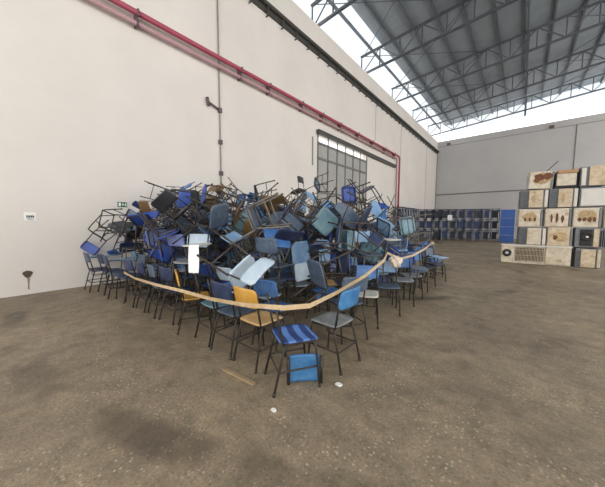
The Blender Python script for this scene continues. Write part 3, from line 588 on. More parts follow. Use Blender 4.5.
["open",2.035,5.335,1.67,0.1702,0.9772,0.0105,0.1263,"navy",null,"sky",0,"chair buried in the tangled heap with only scraps of it showing","chairs buried in the heap"],
["open",5.229,4.842,1.289,0.2792,-0.4126,-0.3525,0.7922,"sky",null,null,1,"chair buried in the tangled heap with only scraps of it showing","chairs buried in the heap"],
["plain",3.584,5.864,0.563,0.1462,0.2222,-0.2057,0.9418,"grey","slate","navy",1,"chair buried in the tangled heap with only scraps of it showing","chairs buried in the heap"],
["open",5.567,4.868,0.909,0.0716,-0.2989,-0.7152,-0.6277,"royal",null,"pale",2,"face-down chair, royal blue seat, halfway up at heap right end","chairs in the tangled heap"],
["plain",1.03,2.621,1.342,0.3477,-0.3526,0.7161,0.492,"royal","royal","slate",0,"sideways chair showing mostly tubes, upper part left of the white paper","chairs in the tangled heap"],
["tablet",3.034,7.669,0.58,0.6321,0.7303,-0.2565,-0.0369,"navy","navy","navy",2,"chair buried in the tangled heap with only scraps of it showing","chairs buried in the heap"],
["plain",5.061,3.952,1.195,0.1291,0.6878,-0.1488,0.6986,"teal","teal","sky",1,"sideways chair, teal seat, halfway up below the sliding gate","chairs in the tangled heap"],
["open",3.88,3.129,1.608,0.3048,-0.7433,-0.0259,0.5949,"teal",null,"grey",2,"sideways chair, teal seat, upper part around the white paper","chairs in the tangled heap"],
["tablet",0.727,3.228,1.268,0.0303,-0.1533,-0.9412,0.2994,"navy","slate","pale",0,"chair buried in the tangled heap with only scraps of it showing","chairs buried in the heap"],
["tablet",3.013,2.6,1.612,0.1744,0.1111,-0.4607,-0.8631,"brown","brown","grey",0,"face-down chair, brown back, top edge around the white paper","chairs in the tangled heap"],
["plain",2.369,4.003,1.081,0.35,0.3803,-0.3402,-0.7856,"slate",null,"sky",0,"chair buried in the tangled heap with only scraps of it showing","chairs buried in the heap"],
["tablet",3.522,4.619,1.056,0.6713,-0.1596,0.4503,0.5667,"blue","navy","blue",0,"sideways chair, navy back, upper part right of the white paper","chairs in the tangled heap"],
["plain",4.577,3.711,1.322,0.0549,0.4511,0.5259,0.719,"slate","navy","pale",0,"face-down chair, navy back, upper part below the sliding gate","chairs in the tangled heap"],
["plain",0.43,5.547,1.613,0.1,0.2538,0.9032,0.3313,"navy","navy","blue",0,"chair buried in the tangled heap with only scraps of it showing","chairs buried in the heap"],
["open",4.995,7.181,0.939,0.1847,-0.6629,-0.6358,-0.3495,"sky",null,null,0,"overturned chair showing mostly tubes, halfway up at heap right end","chairs in the tangled heap"],
["plain",3.023,5.812,0.569,0.1434,0.3458,0.0936,0.9225,"slate","blue","sky",0,"chair buried in the tangled heap with only scraps of it showing","chairs buried in the heap"],
["plain",2.303,4.953,0.74,0.8744,0.2089,0.3928,0.1937,"teal","teal","blue",1,"chair buried in the tangled heap with only scraps of it showing","chairs buried in the heap"],
["tablet",2.637,6.458,0.689,0.5229,-0.0054,0.1134,-0.8448,"royal","royal","sky",0,"chair buried in the tangled heap with only scraps of it showing","chairs buried in the heap"],
["plain",6.044,3.481,1.248,0.2253,-0.3711,-0.5404,0.7207,"navy","navy",null,1,"supine chair, navy seat, halfway up below the sliding gate","chairs in the tangled heap"],
["tablet",1.619,3.09,1.046,0.2147,0.3927,0.394,0.8028,"teal","teal","sky",2,"face-down chair, teal seat, upper part around the white paper","chairs in the tangled heap"],
["tablet",1.414,5.925,1.657,0.5385,-0.6938,0.4781,0.006,"blue","blue","pale",1,"chair buried in the tangled heap with only scraps of it showing","chairs buried in the heap"],
["tablet",3.477,4.598,1.908,0.1787,0.099,0.9079,-0.3661,"slate","slate","sky",1,"overturned chair, light blue tablet, upper part right of the white paper","chairs in the tangled heap"],
["tablet",3.477,6.494,1.03,0.2235,0.5636,0.4637,0.6461,"navy",null,null,1,"chair buried in the tangled heap with only scraps of it showing","chairs buried in the heap"],
["tablet",1.264,5.386,1.563,0.7607,-0.4,-0.4233,-0.2865,"royal","slate","slate",1,"chair buried in the tangled heap with only scraps of it showing","chairs buried in the heap"],
["plain",0.234,2.844,0.954,0.1293,0.0218,0.7146,0.6872,"royal","royal","blue",2,"chair buried in the tangled heap with only scraps of it showing","chairs buried in the heap"],
["tablet",4.472,8.666,0.002,0.8046,0.0019,-0.0014,-0.5939,"sky","royal",null,0,"chair buried in the tangled heap with only scraps of it showing","chairs buried in the heap"],
["open",5.511,3.932,1.157,0.2777,-0.1146,0.4544,0.8386,null,null,"pale",1,"tipped chair showing mostly tubes, halfway up below the sliding gate","chairs in the tangled heap"],
["plain",5.549,4.405,1.208,0.5772,-0.1778,0.4894,0.629,"sky","blue","slate",0,"sideways chair, light blue seat, blue back, upper part at heap right end","chairs in the tangled heap"],
["plain",2.131,5.052,1.83,0.4254,-0.5106,0.6069,0.4359,"black","black",null,1,"chair buried in the tangled heap with only scraps of it showing","chairs buried in the heap"],
["plain",1.053,3.859,1.431,0.3498,0.7427,0.3346,0.4627,"sky","sky","slate",0,"face-down chair, light blue seat, upper part around the white paper","chairs in the tangled heap"],
["open",2.344,2.605,1.156,0.3666,0.1328,0.7057,0.5916,"blue",null,"blue",1,"face-down chair, blue seat, halfway up around the white paper","chairs in the tangled heap"],
["tablet",4.931,3.626,1.499,0.4248,0.6862,0.0643,0.587,"teal","teal","slate",1,"sideways chair, teal seat, slate tablet, upper part below the sliding gate","chairs in the tangled heap"],
["open",1.649,2.513,1.917,0.088,0.2108,-0.6673,-0.7089,"royal",null,"pale",0,"face-down chair, royal blue seat, top edge left of the white paper","chairs in the tangled heap"],
["tablet",2.488,2.504,1.835,0.03,-0.6094,-0.3272,0.7215,"navy","brown",null,2,"sideways chair, brown back, navy seat, top edge left of the white paper","chairs in the tangled heap"],
["tablet",3.417,4.414,2.12,0.349,-0.9137,-0.0428,-0.2037,"blue","sky","grey",2,"overturned chair, grey tablet, blue seat, top edge right of the white paper","chairs in the tangled heap"],
["plain",4.202,7.805,0.521,0.192,0.6424,-0.592,-0.4472,"blue","blue","slate",0,"chair buried in the tangled heap with only scraps of it showing","chairs buried in the heap"],
["tablet",1.536,4.532,1.407,0.3507,0.1046,0.3138,0.8761,"blue","blue",null,0,"tipped chair showing mostly tubes, top edge around the white paper","chairs in the tangled heap"],
["tablet",0.703,3.879,2.014,0.4502,-0.849,0.2766,0.0012,"royal","royal","navy",2,"chair buried in the tangled heap with only scraps of it showing","chairs buried in the heap"],
["plain",2.522,3.452,1.211,0.8992,0.3578,0.1194,0.2217,"sky","sky",null,0,"tipped chair, light blue back, upper part around the white paper","chairs in the tangled heap"],
["plain",1.606,5.389,2.142,0.1291,-0.8791,-0.4112,0.2034,"slate","slate","pale",1,"chair buried in the tangled heap with only scraps of it showing","chairs buried in the heap"],
["plain",5.518,3.464,1.766,0.4714,-0.5773,0.6245,-0.2333,"navy","navy","peri",1,"supine chair, navy back, upper part below the sliding gate","chairs in the tangled heap"],
["plain",4.56,5.363,1.245,0.8044,-0.3885,0.4486,0.0275,"navy","navy","navy",0,"sideways chair, navy seat, upper part below the sliding gate","chairs in the tangled heap"],
["open",5.461,4.699,1.705,0.4784,0.0684,-0.8131,0.3246,"sky",null,"navy",0,"sideways chair showing mostly tubes, upper part below the sliding gate","chairs in the tangled heap"],
["plain",2.567,3.119,1.676,0.3772,0.6031,-0.3639,-0.6013,"slate","slate","navy",0,"face-down chair, slate seat, upper part around the white paper","chairs in the tangled heap"],
["plain",1.848,3.202,1.363,0.6664,-0.3919,-0.1817,0.6078,"royal","royal",null,0,"supine chair, royal blue seat, upper part around the white paper","chairs in the tangled heap"],
["open",1.869,2.981,1.918,0.0903,0.1402,-0.9445,0.2829,"navy",null,"sky",2,"upside-down chair showing mostly tubes, upper part left of the white paper","chairs in the tangled heap"],
["tablet",1.994,4.973,1.921,0.2908,0.9171,-0.0606,0.266,"pale","pale",null,0,"chair buried in the tangled heap with only scraps of it showing","chairs buried in the heap"],
["open",1.409,4.71,1.437,0.5548,0.2255,-0.3843,-0.7026,"blue",null,"blue",1,"chair buried in the tangled heap with only scraps of it showing","chairs buried in the heap"],
["plain",2.501,3.301,1.852,0.1684,-0.1153,0.8671,0.4545,"black",null,"grey",1,"face-down chair showing mostly tubes, top edge around the white paper","chairs in the tangled heap"],
["tablet",3.344,7.045,0.797,0.5246,-0.3869,-0.5169,0.5549,"blue","blue",null,0,"chair buried in the tangled heap with only scraps of it showing","chairs buried in the heap"],
["plain",4.857,4.016,1.962,0.3682,0.4132,0.8309,-0.0568,"slate","navy","slate",0,"overturned chair, slate seat, navy back, top edge below the sliding gate","chairs in the tangled heap"],
["open",2.97,5.543,1.223,0.4731,-0.2021,0.7842,-0.347,"slate",null,"grey",1,"chair buried in the tangled heap with only scraps of it showing","chairs buried in the heap"],
["plain",5.353,2.98,1.792,0.1215,-0.8782,-0.2241,0.4047,"slate","slate","peri",0,"overturned chair, slate seat, upper part right of the white paper","chairs in the tangled heap"],
["plain",1.171,3.373,2.013,0.5375,0.3202,0.7259,0.2858,"slate","slate","grey",1,"chair buried in the tangled heap with only scraps of it showing","chairs buried in the heap"],
["plain",2.066,3.309,2.166,0.5975,0.7934,0.1153,0.0144,"black","black","slate",0,"face-down chair, black seat, top edge around the white paper","chairs in the tangled heap"],
["open",3.924,3.626,1.414,0.8473,-0.3239,-0.2729,-0.3205,"slate",null,"sky",2,"tipped chair, slate seat, upper part right of the white paper","chairs in the tangled heap"],
["plain",5.898,5.37,1.44,0.1091,0.8485,-0.1632,-0.4913,"royal","royal",null,2,"sideways chair, royal blue seat, halfway up at heap right end","chairs in the tangled heap"],
["tablet",1.826,7.53,0.791,0.9615,0.0247,-0.152,0.2275,"blue","blue","navy",1,"chair buried in the tangled heap with only scraps of it showing","chairs buried in the heap"],
["plain",0.866,5.13,1.867,0.1829,-0.6365,0.6065,0.44,"pale","pale","sky",1,"chair buried in the tangled heap with only scraps of it showing","chairs buried in the heap"],
["open",1.667,6.065,1.902,0.7321,0.54,0.3819,-0.1628,"brown",null,"pale",0,"chair buried in the tangled heap with only scraps of it showing","chairs buried in the heap"],
["plain",1.812,8.226,1.113,0.5355,0.7269,-0.0597,0.4257,"slate","sky","grey",1,"chair buried in the tangled heap with only scraps of it showing","chairs buried in the heap"],
["tablet",4.687,5.209,1.4,0.0493,-0.5057,-0.1189,-0.8531,null,"sky","sky",0,"sideways chair, light blue back, upper part at heap right end","chairs in the tangled heap"],
["plain",4.193,4.536,2.018,0.05,0.9116,0.297,-0.2796,"black","black","sky",1,"upside-down chair, black seat, top edge right of the white paper","chairs in the tangled heap"],
["tablet",3.199,4.468,1.953,0.2654,-0.2015,-0.9377,0.0983,"slate","slate","slate",0,"upside-down chair, slate seat, upper part right of the white paper","chairs in the tangled heap"],
["plain",0.23,3.416,1.399,0.7036,0.6154,0.114,0.3364,"navy","navy","peri",0,"face-down chair, navy seat, upper part left of the white paper","chairs in the tangled heap"],
["plain",2.631,4.877,1.766,0.7116,0.6642,0.1399,-0.1813,"slate","slate","pale",1,"face-down chair, slate seat, top edge around the white paper","chairs in the tangled heap"],
["open",4.194,5.671,1.161,0.867,0.0497,0.2614,0.4214,"royal",null,"slate",0,"chair buried in the tangled heap with only scraps of it showing","chairs buried in the heap"],
["open",2.724,3.73,1.572,0.3091,-0.3623,-0.4748,-0.7401,"blue",null,"navy",1,"sideways chair, blue seat, upper part around the white paper","chairs in the tangled heap"],
["tablet",3.06,6.04,1.503,0.4953,0.6285,-0.523,0.2933,"sky",null,"grey",2,"chair buried in the tangled heap with only scraps of it showing","chairs buried in the heap"],
["plain",0.517,4.325,1.712,0.7285,-0.6482,-0.1824,0.1258,"sky","sky","sky",1,"chair buried in the tangled heap with only scraps of it showing","chairs buried in the heap"],
["plain",4.478,4.017,1.991,0.1501,0.3957,-0.9032,-0.0718,"blue","blue","blue",2,"upside-down chair, blue seat, upper part right of the white paper","chairs in the tangled heap"],
["open",4.021,3.82,2.053,0.1653,0.2558,-0.8338,0.4605,"brown",null,"pale",0,"overturned chair, brown seat, top edge right of the white paper","chairs in the tangled heap"],
["plain",4.893,6.984,1.082,0.0843,-0.1081,0.4365,-0.8892,"sky","sky",null,2,"supine chair, light blue seat, upper part at heap right end","chairs in the tangled heap"],
["open",2.935,6.364,1.184,0.207,-0.3208,-0.5678,-0.7293,"blue",null,"blue",0,"chair buried in the tangled heap with only scraps of it showing","chairs buried in the heap"],
["tablet",1.486,5.921,1.994,0.7644,0.4828,-0.3923,0.1696,null,"blue","slate",0,"sideways chair, blue back, slate tablet, top edge around the white paper","chairs in the tangled heap"],
["tablet",5.606,7.058,0.632,0.9269,0.0587,-0.3698,-0.0247,"navy","navy",null,2,"tipped chair, navy seat, halfway up at heap right end","chairs in the tangled heap"],
["tablet",5.001,4.202,1.916,0.3418,-0.8308,-0.0311,0.4382,"blue","blue","slate",0,"overturned chair, blue seat, top edge below the sliding gate","chairs in the tangled heap"],
["plain",0.223,4.169,1.871,0.6743,-0.0272,0.4314,0.5987,"black","black","navy",0,"tipped chair, black back, top edge around the white paper","chairs in the tangled heap"],
["plain",0.316,2.916,2.05,0.1279,-0.3523,0.862,0.3413,"peri","peri","slate",0,"overturned chair, lilac blue back, upper part left of the white paper","chairs in the tangled heap"],
["plain",0.258,5.152,1.828,0.0567,-0.1219,0.8581,0.4956,"black","black","slate",2,"chair buried in the tangled heap with only scraps of it showing","chairs buried in the heap"],
["plain",2.592,3.356,2.118,0.0089,0.0524,0.7865,0.6153,"blue","blue","slate",1,"face-down chair, blue seat, top edge around the white paper","chairs in the tangled heap"],
["plain",4.165,8.303,0.818,0.3273,0.8802,-0.2436,0.2426,"sky","sky","grey",0,"overturned chair, light blue seat, halfway up at heap right end","chairs in the tangled heap"],
["tablet",0.316,3.382,1.647,0.7748,-0.0167,0.399,0.4901,null,"slate",null,0,"tipped chair, slate back, top edge around the white paper","chairs in the tangled heap"],
["tablet",2.319,5.897,1.447,0.1477,-0.4006,0.1796,-0.8862,"black","black","pale",0,"tipped chair, black back, upper part right of the white paper","chairs in the tangled heap"],
["tablet",2.715,5.389,1.764,0.1842,0.4948,0.1703,0.832,"sky","slate","sky",1,"sideways chair, light blue tablet, top edge right of the white paper","chairs in the tangled heap"],
["tablet",3.129,5.827,1.954,0.3831,0.7737,0.3125,0.3961,"blue","blue","pale",1,"face-down chair showing mostly tubes, top edge right of the white paper","chairs in the tangled heap"],
["plain",1.094,4.71,2.002,0.6515,0.5446,0.2603,-0.4596,"black",null,"slate",2,"sideways chair, black seat, top edge around the white paper","chairs in the tangled heap"],
["plain",1.698,6.912,1.343,0.519,0.3856,-0.4911,-0.5838,"blue","blue","pale",2,"chair buried in the tangled heap with only scraps of it showing","chairs buried in the heap"],
["open",5.255,5.858,1.528,0.6024,-0.3414,0.7052,0.1527,"blue",null,"slate",0,"sideways chair showing mostly tubes, upper part at heap right end","chairs in the tangled heap"],
["open",4.349,5.201,1.501,0.4315,0.492,-0.5862,0.4776,"grey",null,null,1,"chair buried in the tangled heap with only scraps of it showing","chairs buried in the heap"],
["tablet",3.137,6.726,1.308,0.4885,0.3727,-0.4015,-0.6791,"black","black","slate",0,"chair buried in the tangled heap with only scraps of it showing","chairs buried in the heap"],
["open",1.863,1.695,1.507,-0.646,-0.1072,0.6893,-0.3098,null,null,null,0,"sideways chair showing mostly tubes, upper part by the wall","chairs in the tangled heap"],
["open",0.663,2.422,2.284,-0.3172,0.695,0.4005,0.5059,"blue",null,"grey",0,"sideways chair showing mostly tubes, top edge left of the white paper","chairs in the tangled heap"],
["plain",0.277,3.117,2.181,0.166,0.4259,0.4881,0.7435,"blue","blue","sky",2,"face-down chair, blue back, top edge left of the white paper","chairs in the tangled heap"],
["plain",3.51,2.861,1.868,-0.5295,-0.2375,0.5984,-0.5523,"royal","royal","peri",1,"sideways chair, royal blue back, top edge around the white paper","chairs in the tangled heap"],
["open",0.757,4.481,2.637,0.2881,-0.0743,0.9087,0.2928,"sky",null,"peri",1,"overturned chair, light blue seat, top edge around the white paper","chairs in the tangled heap"],
["plain",3.576,4.055,2.149,-0.1278,0.4439,0.6152,-0.6388,"black",null,null,0,"supine chair, black seat, top edge around the white paper","chairs in the tangled heap"],
["plain",2.505,6.158,2.039,-0.757,-0.1189,0.1404,0.627,"black","black",null,2,"upright chair, black back, top edge right of the white paper","chairs in the tangled heap"],
["open",3.333,6.508,2.715,-0.2524,0.6181,0.457,-0.5877,"slate",null,"sky",1,"supine chair, slate seat, top edge below the sliding gate","chairs in the tangled heap"],
["plain",5.305,4.722,2.097,0.5896,-0.579,-0.4263,0.3678,"royal","royal","pale",0,"supine chair, royal blue seat, top edge below the sliding gate","chairs in the tangled heap"],
["open",5.216,5.418,1.82,0.428,-0.0457,-0.2498,0.8674,"navy",null,"pale",0,"upright chair, navy seat, top edge below the sliding gate","chairs in the tangled heap"],
["open",4.881,6.236,1.514,-0.4096,0.1171,-0.1946,0.8835,"royal",null,null,2,"upright chair, royal blue seat, top edge at heap right end","chairs in the tangled heap"],
["open",5.145,6.942,1.494,0.1086,-0.3045,0.2583,0.9104,null,null,null,0,"tipped chair showing mostly tubes, upper part at heap right end","chairs in the tangled heap"],
["open",6.319,5.2,1.451,0.2473,-0.7078,0.1193,0.6509,"teal",null,null,2,"sideways chair, teal seat, upper part at heap right end","chairs in the tangled heap"],
["plain",5.333,8.551,1.273,-0.0407,0.8298,-0.5396,0.1363,"royal","blue",null,2,"upside-down chair showing mostly tubes, halfway up at heap right end","chairs in the tangled heap"],
["plain",0.438,1.802,1.514,0.1895,0.4328,-0.8275,0.3034,null,"royal","pale",1,"overturned chair, royal blue back, halfway up by the wall","chairs in the tangled heap"],
["tablet",5.035,7.586,0.923,-0.6927,-0.3444,0.6268,-0.0935,"sky","sky","sky",0,"sideways chair, light blue seat, halfway up at heap right end","chairs in the tangled heap"],
["plain",4.306,7.914,0.793,-0.8159,0.2797,0.3523,-0.3632,null,"pale","navy",1,"chair buried in the tangled heap with only scraps of it showing","chairs buried in the heap"],
["plain",5.947,7.913,0.715,0.2685,-0.661,0.1044,0.6929,"blue","blue",null,0,"sideways chair, blue back, halfway up at heap right end","chairs in the tangled heap"]
]''')
for rec in CHAIRS: place_chair(rec)

# ------------------------------------------------------------------ loose bits among the chairs
e = empty('loose_backrest', (6.235, 1.80, .0), math.radians(45), label='loose blue backrest panel with dark ends standing on the floor under the front chairs', category='chair back')
def lb(bm):
    def bend(x, v): return Vector((x, .03*(1-(2*x/.42)**2)+.1*v, .135+v)), Vector((-.5*x, -1, .1)).normalized()
    board(bm, .33, .25, .016, .05, bend)
obj('panel', lb, BM['azure'], e)
for s_ in (-1, 1): obj('bracket', lambda bm: tube(bm, [(s_*.152, -.035, .016), (s_*.152, -.012, .26)], .016), FRAME[0], e)
o = obj('wooden_batten', lambda bm: bar(bm, (5.47, 1.43, .012), (5.9, 1.47, .012), .035, .02), paint('old_batten', '#8d7a5e', '#a08b6b', .5, .8, 0, 8), label='thin tan wooden batten lying on the floor before the yellow chair', category='batten')
for i, (x_, y_, s_, t_) in enumerate(((6.28, 1.36, .022, 'tiny white paper scrap on the floor before the blue striped chair'), (6.5, 1.98, .03, 'tiny white paper scrap on the floor beside the loose blue backrest'))):
    o = obj('paper_scrap', lambda bm: slab(bm, [(-s_, -s_*.6), (s_*.7, -s_*.8), (s_, .4*s_), (.1*s_, s_*.7), (-.8*s_, .5*s_)], .0, .012), M_WHITE); o.location = (x_, y_, .002); o['label'] = t_; o['category'] = 'paper scrap'
# barrier tape tied round the heap
TAPE = [(2.35, 1.46, .60), (2.95, 1.44, .585), (3.79, 1.47, .60), (4.5, 1.47, .645), (5.2, 1.46, .68), (5.8, 1.44, .745), (6.32, 1.44, .83), (6.40, 1.66, .81), (6.42, 2.05, .845), (6.33, 2.8, .875), (6.27, 3.5, .98), (6.12, 3.98, 1.03), (6.08, 4.6, .86), (6.1, 5.3, .86), (6.12, 6.0, .93), (6.1, 6.75, 1.03)]
def tape(bm):
    pts = []
    for a, b_ in zip(TAPE, TAPE[1:]):
        for k in range(5): pts.append(Vector(a).lerp(Vector(b_), k/5))
    pts.append(Vector(TAPE[-1])); L_ = []
    for i, p_ in enumerate(pts):
        d = (pts[min(i+1, len(pts)-1)]-pts[max(i-1, 0)]).normalized(); out = Vector((d.y, -d.x, 0)).normalized()
        tw = .25*math.sin(i*.35); up = (Vector((0, 0, 1))*math.cos(tw)+out*math.sin(tw)); nn = d.cross(up).normalized()
        L_.append([bm.verts.new(p_+up*a_+nn*b2) for a_, b2 in ((-.02, -.003), (.02, -.003), (.02, .003), (-.02, .003))])
    for a, b_ in zip(L_, L_[1:]):
        for k in range(4): bm.faces.new((a[k], a[(k+1) % 4], b_[(k+1) % 4], b_[k]))
    bm.faces.new(L_[0][::-1]); bm.faces.new(L_[-1])
M_TAPE = paint('barrier_tape', '#bda27a', '#d8c6a4', .5, .5, 0, 10, 0)
t = obj('barrier_tape', tape, M_TAPE, label='long cream barrier tape strung along the front and right side of the chair heap', category='tape')
def knot(bm):
    bmesh.ops.create_icosphere(bm, subdivisions=3, radius=.1)
    for v in bm.verts: v.co *= 1+.25*math.sin(v.co.x*60)*math.cos(v.co.y*47+v.co.z*38)
obj('knot', lambda bm: (bmesh.ops.create_icosphere(bm, subdivisions=2, radius=.04, matrix=Matrix.Translation((6.1, 6.77, 1.02)))), M_TAPE, t)
o = obj('crumpled_bag', knot, paint('crumpled_white', '#cdbdaa', '#e6dccf', .6, .7, 0, 22)); o.location = (6.16, 4.22, .865); o['label'] = 'crumpled pale plastic bag tied to the barrier tape on the right side'; o['category'] = 'bag'
def drape(bm):
    rows = []
    prof = [(-.12, .003), (-.03, .006), (.008, .005), (.02, -.02), (.03, -.15), (.026, -.26), (.034, -.35)]
    for i, (a, z) in enumerate(prof):
        rows.append([bm.verts.new((u*.145+.006*math.sin(i*2), -a+.012*math.sin(u*5+i*.8)*(i > 3), z)) for u in (-1, -.5, 0, .5, 1)])
    for a, b_ in zip(rows, rows[1:]):
        for k in range(4): bm.faces.new((a[k], a[k+1], b_[k+1], b_[k])).smooth = True
o = obj('draped_paper', drape, paint('draped_white', '#e8e8e6', '#dadbdb', .3, .7)); o.location = (4.524, 1.650, .4826+.719); o.rotation_euler = (0, 0, math.radians(31.4)); o.scale = (.47, 1, 1)
o['label'] = 'white paper hanging over the edge of a raised off-white chair tablet'; o['category'] = 'paper'


# ------------------------------------------------------------------ desks stacked along the far walls
M_DTOP = [paint('desk_blue', '#2a4079', '#3d568e', .4, .5, 0, 6, .2), paint('desk_navy', '#1d2438', '#2c354c', .4, .5, 0, 6, .2)]
M_DLEG = [paint('desk_leg_grey', '#a0a3a9', '#84868b', .4, .5, .2, 8, .2), paint('desk_leg_dark', '#3a3d44', '#55565b', .4, .5, .2, 8, .2)]
M_PANEL = paint('bright_blue_panel', '#23529c', '#2f62ad', .4, .45, 0, 5, .12)
def dtop(bm): box(bm, (0, 0, .885), (.60, .44, .03)); box(bm, (0, .03, .78), (.5, .34, .015))
def dframe(bm):
    for sx in (-1, 1):
        for sy in (-1, 1): tube(bm, [(sx*.26, sy*.2, 0), (sx*.25, sy*.17, .87)], .027)
        tube(bm, [(sx*.255, -.185, .14), (sx*.255, .185, .14)], .015); tube(bm, [(sx*.25, -.175, .76), (sx*.25, .175, .76)], .015)
    tube(bm, [(-.25, .17, .74), (.25, .17, .74)], .015); tube(bm, [(-.255, .185, .14), (.255, .185, .14)], .015)
DT = [mesh('desk_top', dtop, m_, .006) for m_ in M_DTOP]; DF = [mesh('desk_frame', dframe, m_) for m_ in M_DLEG]; DP = mesh('desk_top', dtop, M_PANEL, .006)
def dback(bm): box(bm, (0, .0, .70), (.46, .3, .13)); box(bm, (0, .15, .42), (.47, .015, .5))
DB = [mesh('front_panel', dback, m_) for m_ in (M_DTOP[1], paint('desk_front_blue', '#22325a', '#30456f', .4, .5, 0, 6, .2))]
TIER = ('bottom', 'middle', 'top')
cols = []
for i in range(7): cols.append((.62, 19.95+.64*i, math.pi/2, 'row along the left wall', i, 0))
for i in range(10): cols.append((.80+.575*i, 25.0+.225*i, math.radians(21.4), 'back row', i, 0))
for i in range(9): cols.append((.56+.575*i, 25.58+.225*i, math.radians(21.4), 'second back row', i, 0))
ORD = ('first', 'second', 'third', 'fourth', 'fifth', 'sixth', 'seventh', 'eighth', 'ninth', 'tenth')
for (x_, y_, a_, where, i, k_) in cols:
    for t_ in range(3):
        e = empty('school_desk', (x_, y_, t_*.905), a_+random.uniform(-.03, .03))
        link('desk_top', random.choice(DT), e); link('desk_frame', DF[0] if k_ == 0 and random.random() < .8 else DF[1], e); link('front_panel', random.choice(DB), e)
        e['label'] = '%s-tier blue school desk, %s, %s' % (TIER[t_], where, ORD[i]+(' from the near end' if 'wall' in where else ' from left'))
        e['category'] = 'desk'; e['group'] = 'stacked school desks in the far '+where
wf = paint('sheet_white', '#e6e8ea', '#dfe1e4', .2, .6)
o = obj('paper_sheet', lambda bm: box(bm, (0, 0, 0), (.36, .01, .46)), wf); o.location = (2.93, 25.5, 1.98); o.rotation_euler = (0, 0, math.radians(22)); o['label'] = 'white paper sheet hung on the front of the far stacked desks'; o['category'] = 'paper'
for t_ in range(4):   # desks laid on their long side, tops toward the hall
    e = empty('school_desk', (6.95, 26.3+.9, .0), 0); e.rotation_mode = 'XYZ'
    e.rotation_euler = (math.radians(90), 0, math.radians(4)); e.location = (6.78, 27.12, .235+t_*.675); e.scale = (1.5, 1.48, 1)
    link('desk_top', DP, e); link('desk_frame', DF[1], e)
    e['label'] = 'blue desk on its side, %s of the far bright blue column' % ('lowest', 'second from the floor', 'third from the floor', 'topmost')[t_]
    e['category'] = 'desk'; e['group'] = 'desks turned on their side beside the appliances'

# ------------------------------------------------------------------ old air conditioners stacked at the right
M_BEI = paint('beige_plastic', '#d0bfa3', '#9c8158', .55, .5, 0, 6, .06); M_CRM = paint('cream_plastic', '#d6ccb9', '#a89064', .55, .5, 0, 5, .05); M_OFF = paint('offwhite_metal', '#d2cec6', '#bdb6aa', .35, .45, 0, 4, .05)
M_COIL = paint('coil_grey', '#7d8083', '#66686a', .5, .6, .3, 12); M_BLK = paint('grille_black', '#2b2928', '#433e39', .4, .7); M_RUST = paint('rust_brown', '#5f3a2a', '#8a6244', .6, .9, 0, 25); M_TANR = paint('rust_tan', '#c4ae89', '#9a7649', .6, .9, 0, 18); M_SLAT = paint('coil_slat', '#626568', '#505255', .4, .6); M_CARD = paint('cardboard', '#b58e63', '#a67d52', .4, .8)
AT = Vector((.9924, .1233, 0)); AN = Vector((.1233, -.9924, 0)); ARZ = math.atan2(.1233, .9924)
def unit(name, s0, s1, z0, dz, depth, label, tilt=0., out=0.):
    e = empty(name, Vector((7.15, 12.66, 0))+AT*(s0+s1)/2+AN*out+Vector((0, 0, z0)), ARZ, label=label, category='air conditioner', group='old air conditioners stacked at the right')
    if tilt: e.rotation_euler = (0, tilt, ARZ)
    return e, s1-s0, dz, depth
def casing(e, W, H, D, mat, y0=.03, nm='casing'): obj(nm, lambda bm: box(bm, (0, y0+D/2, H/2), (W, D, H)), mat, e, .012)
def face(e, nm, x0, x1, z0, z1, mat, t=.05, y=-.0, bev=.012, **k): return obj(nm, lambda bm: box(bm, ((x0+x1)/2, y, (z0+z1)/2), (x1-x0, t, z1-z0)), mat, e, bev, **k)
def slats(e, nm, x0, x1, z0, z1, mat, vertical=True, pitch=.04, y=-.02):
    def f(bm):
        if vertical:
            x = x0
            while x < x1: box(bm, (x, y, (z0+z1)/2), (.012, .03, z1-z0)); x += pitch
        else:
            z = z0
            while z < z1: box(bm, ((x0+x1)/2, y, z), (x1-x0, .03, .012)); z += pitch
    obj(nm, f, mat, e)
def blot(e, nm, cx, cz, rx, rz_, mat, seed, y=-.0265):
    r_ = random.Random(seed)
    pts = [(cx+rx*math.cos(a)*r_.uniform(.75, 1.15), cz+rz_*math.sin(a)*r_.uniform(.75, 1.15)) for a in [i*2*math.pi/16 for i in range(16)]]
    def f(bm):
        a = [bm.verts.new((x, y, z)) for x, z in pts]; b_ = [bm.verts.new((x, y-.004, z)) for x, z in pts]
        bm.faces.new(a); bm.faces.new(b_[::-1])
        for i in range(16): bm.faces.new((a[i], a[(i+1) % 16], b_[(i+1) % 16], b_[i]))
    obj(nm, f, mat, e)
def ring(e, nm, cx, cz, R, r_, mat, y=-.04):
    obj(nm, lambda bm: tube(bm, [(cx+R*math.cos(a), y, cz+R*math.sin(a)) for a in [i*math.pi/10 for i in range(21)]], r_, 8), mat, e)
# A: long floor unit at the bottom
e, W, H, D = unit('floor_air_conditioner', .02, 1.97, 0, .70, .55, 'long cream air conditioner with dark grille, on the floor at the bottom of the stack')
casing(e, W, H, D, M_CRM)
face(e, 'end_panel', -W/2, -W/2+.38, .02, H-.02, M_CRM); ring(e, 'fan_ring', -W/2+.17, H*.55, .1, .045, M_BLK); obj('fan_hub', lambda bm: tube(bm, [(-W/2+.17, -.02, H*.55), (-W/2+.17, -.08, H*.55)], .04, 10), M_WHITE, e)
face(e, 'grille_back', -W/2+.44, .26, .1, H-.1, M_BLK, .03); slats(e, 'grille', -W/2+.46, .25, .1, H-.1, M_BEI); slats(e, 'grille', -W/2+.44, .26, .12, H-.1, M_BEI, False, .2)
face(e, 'service_panel', .3, W/2-.02, .04, H-.05, M_CRM); face(e, 'top_lip', -W/2, W/2, H-.05, H+.01, M_OFF, .1); face(e, 'badge', .66, .72, .14, .22, M_TANR, .01, -.03, 0)
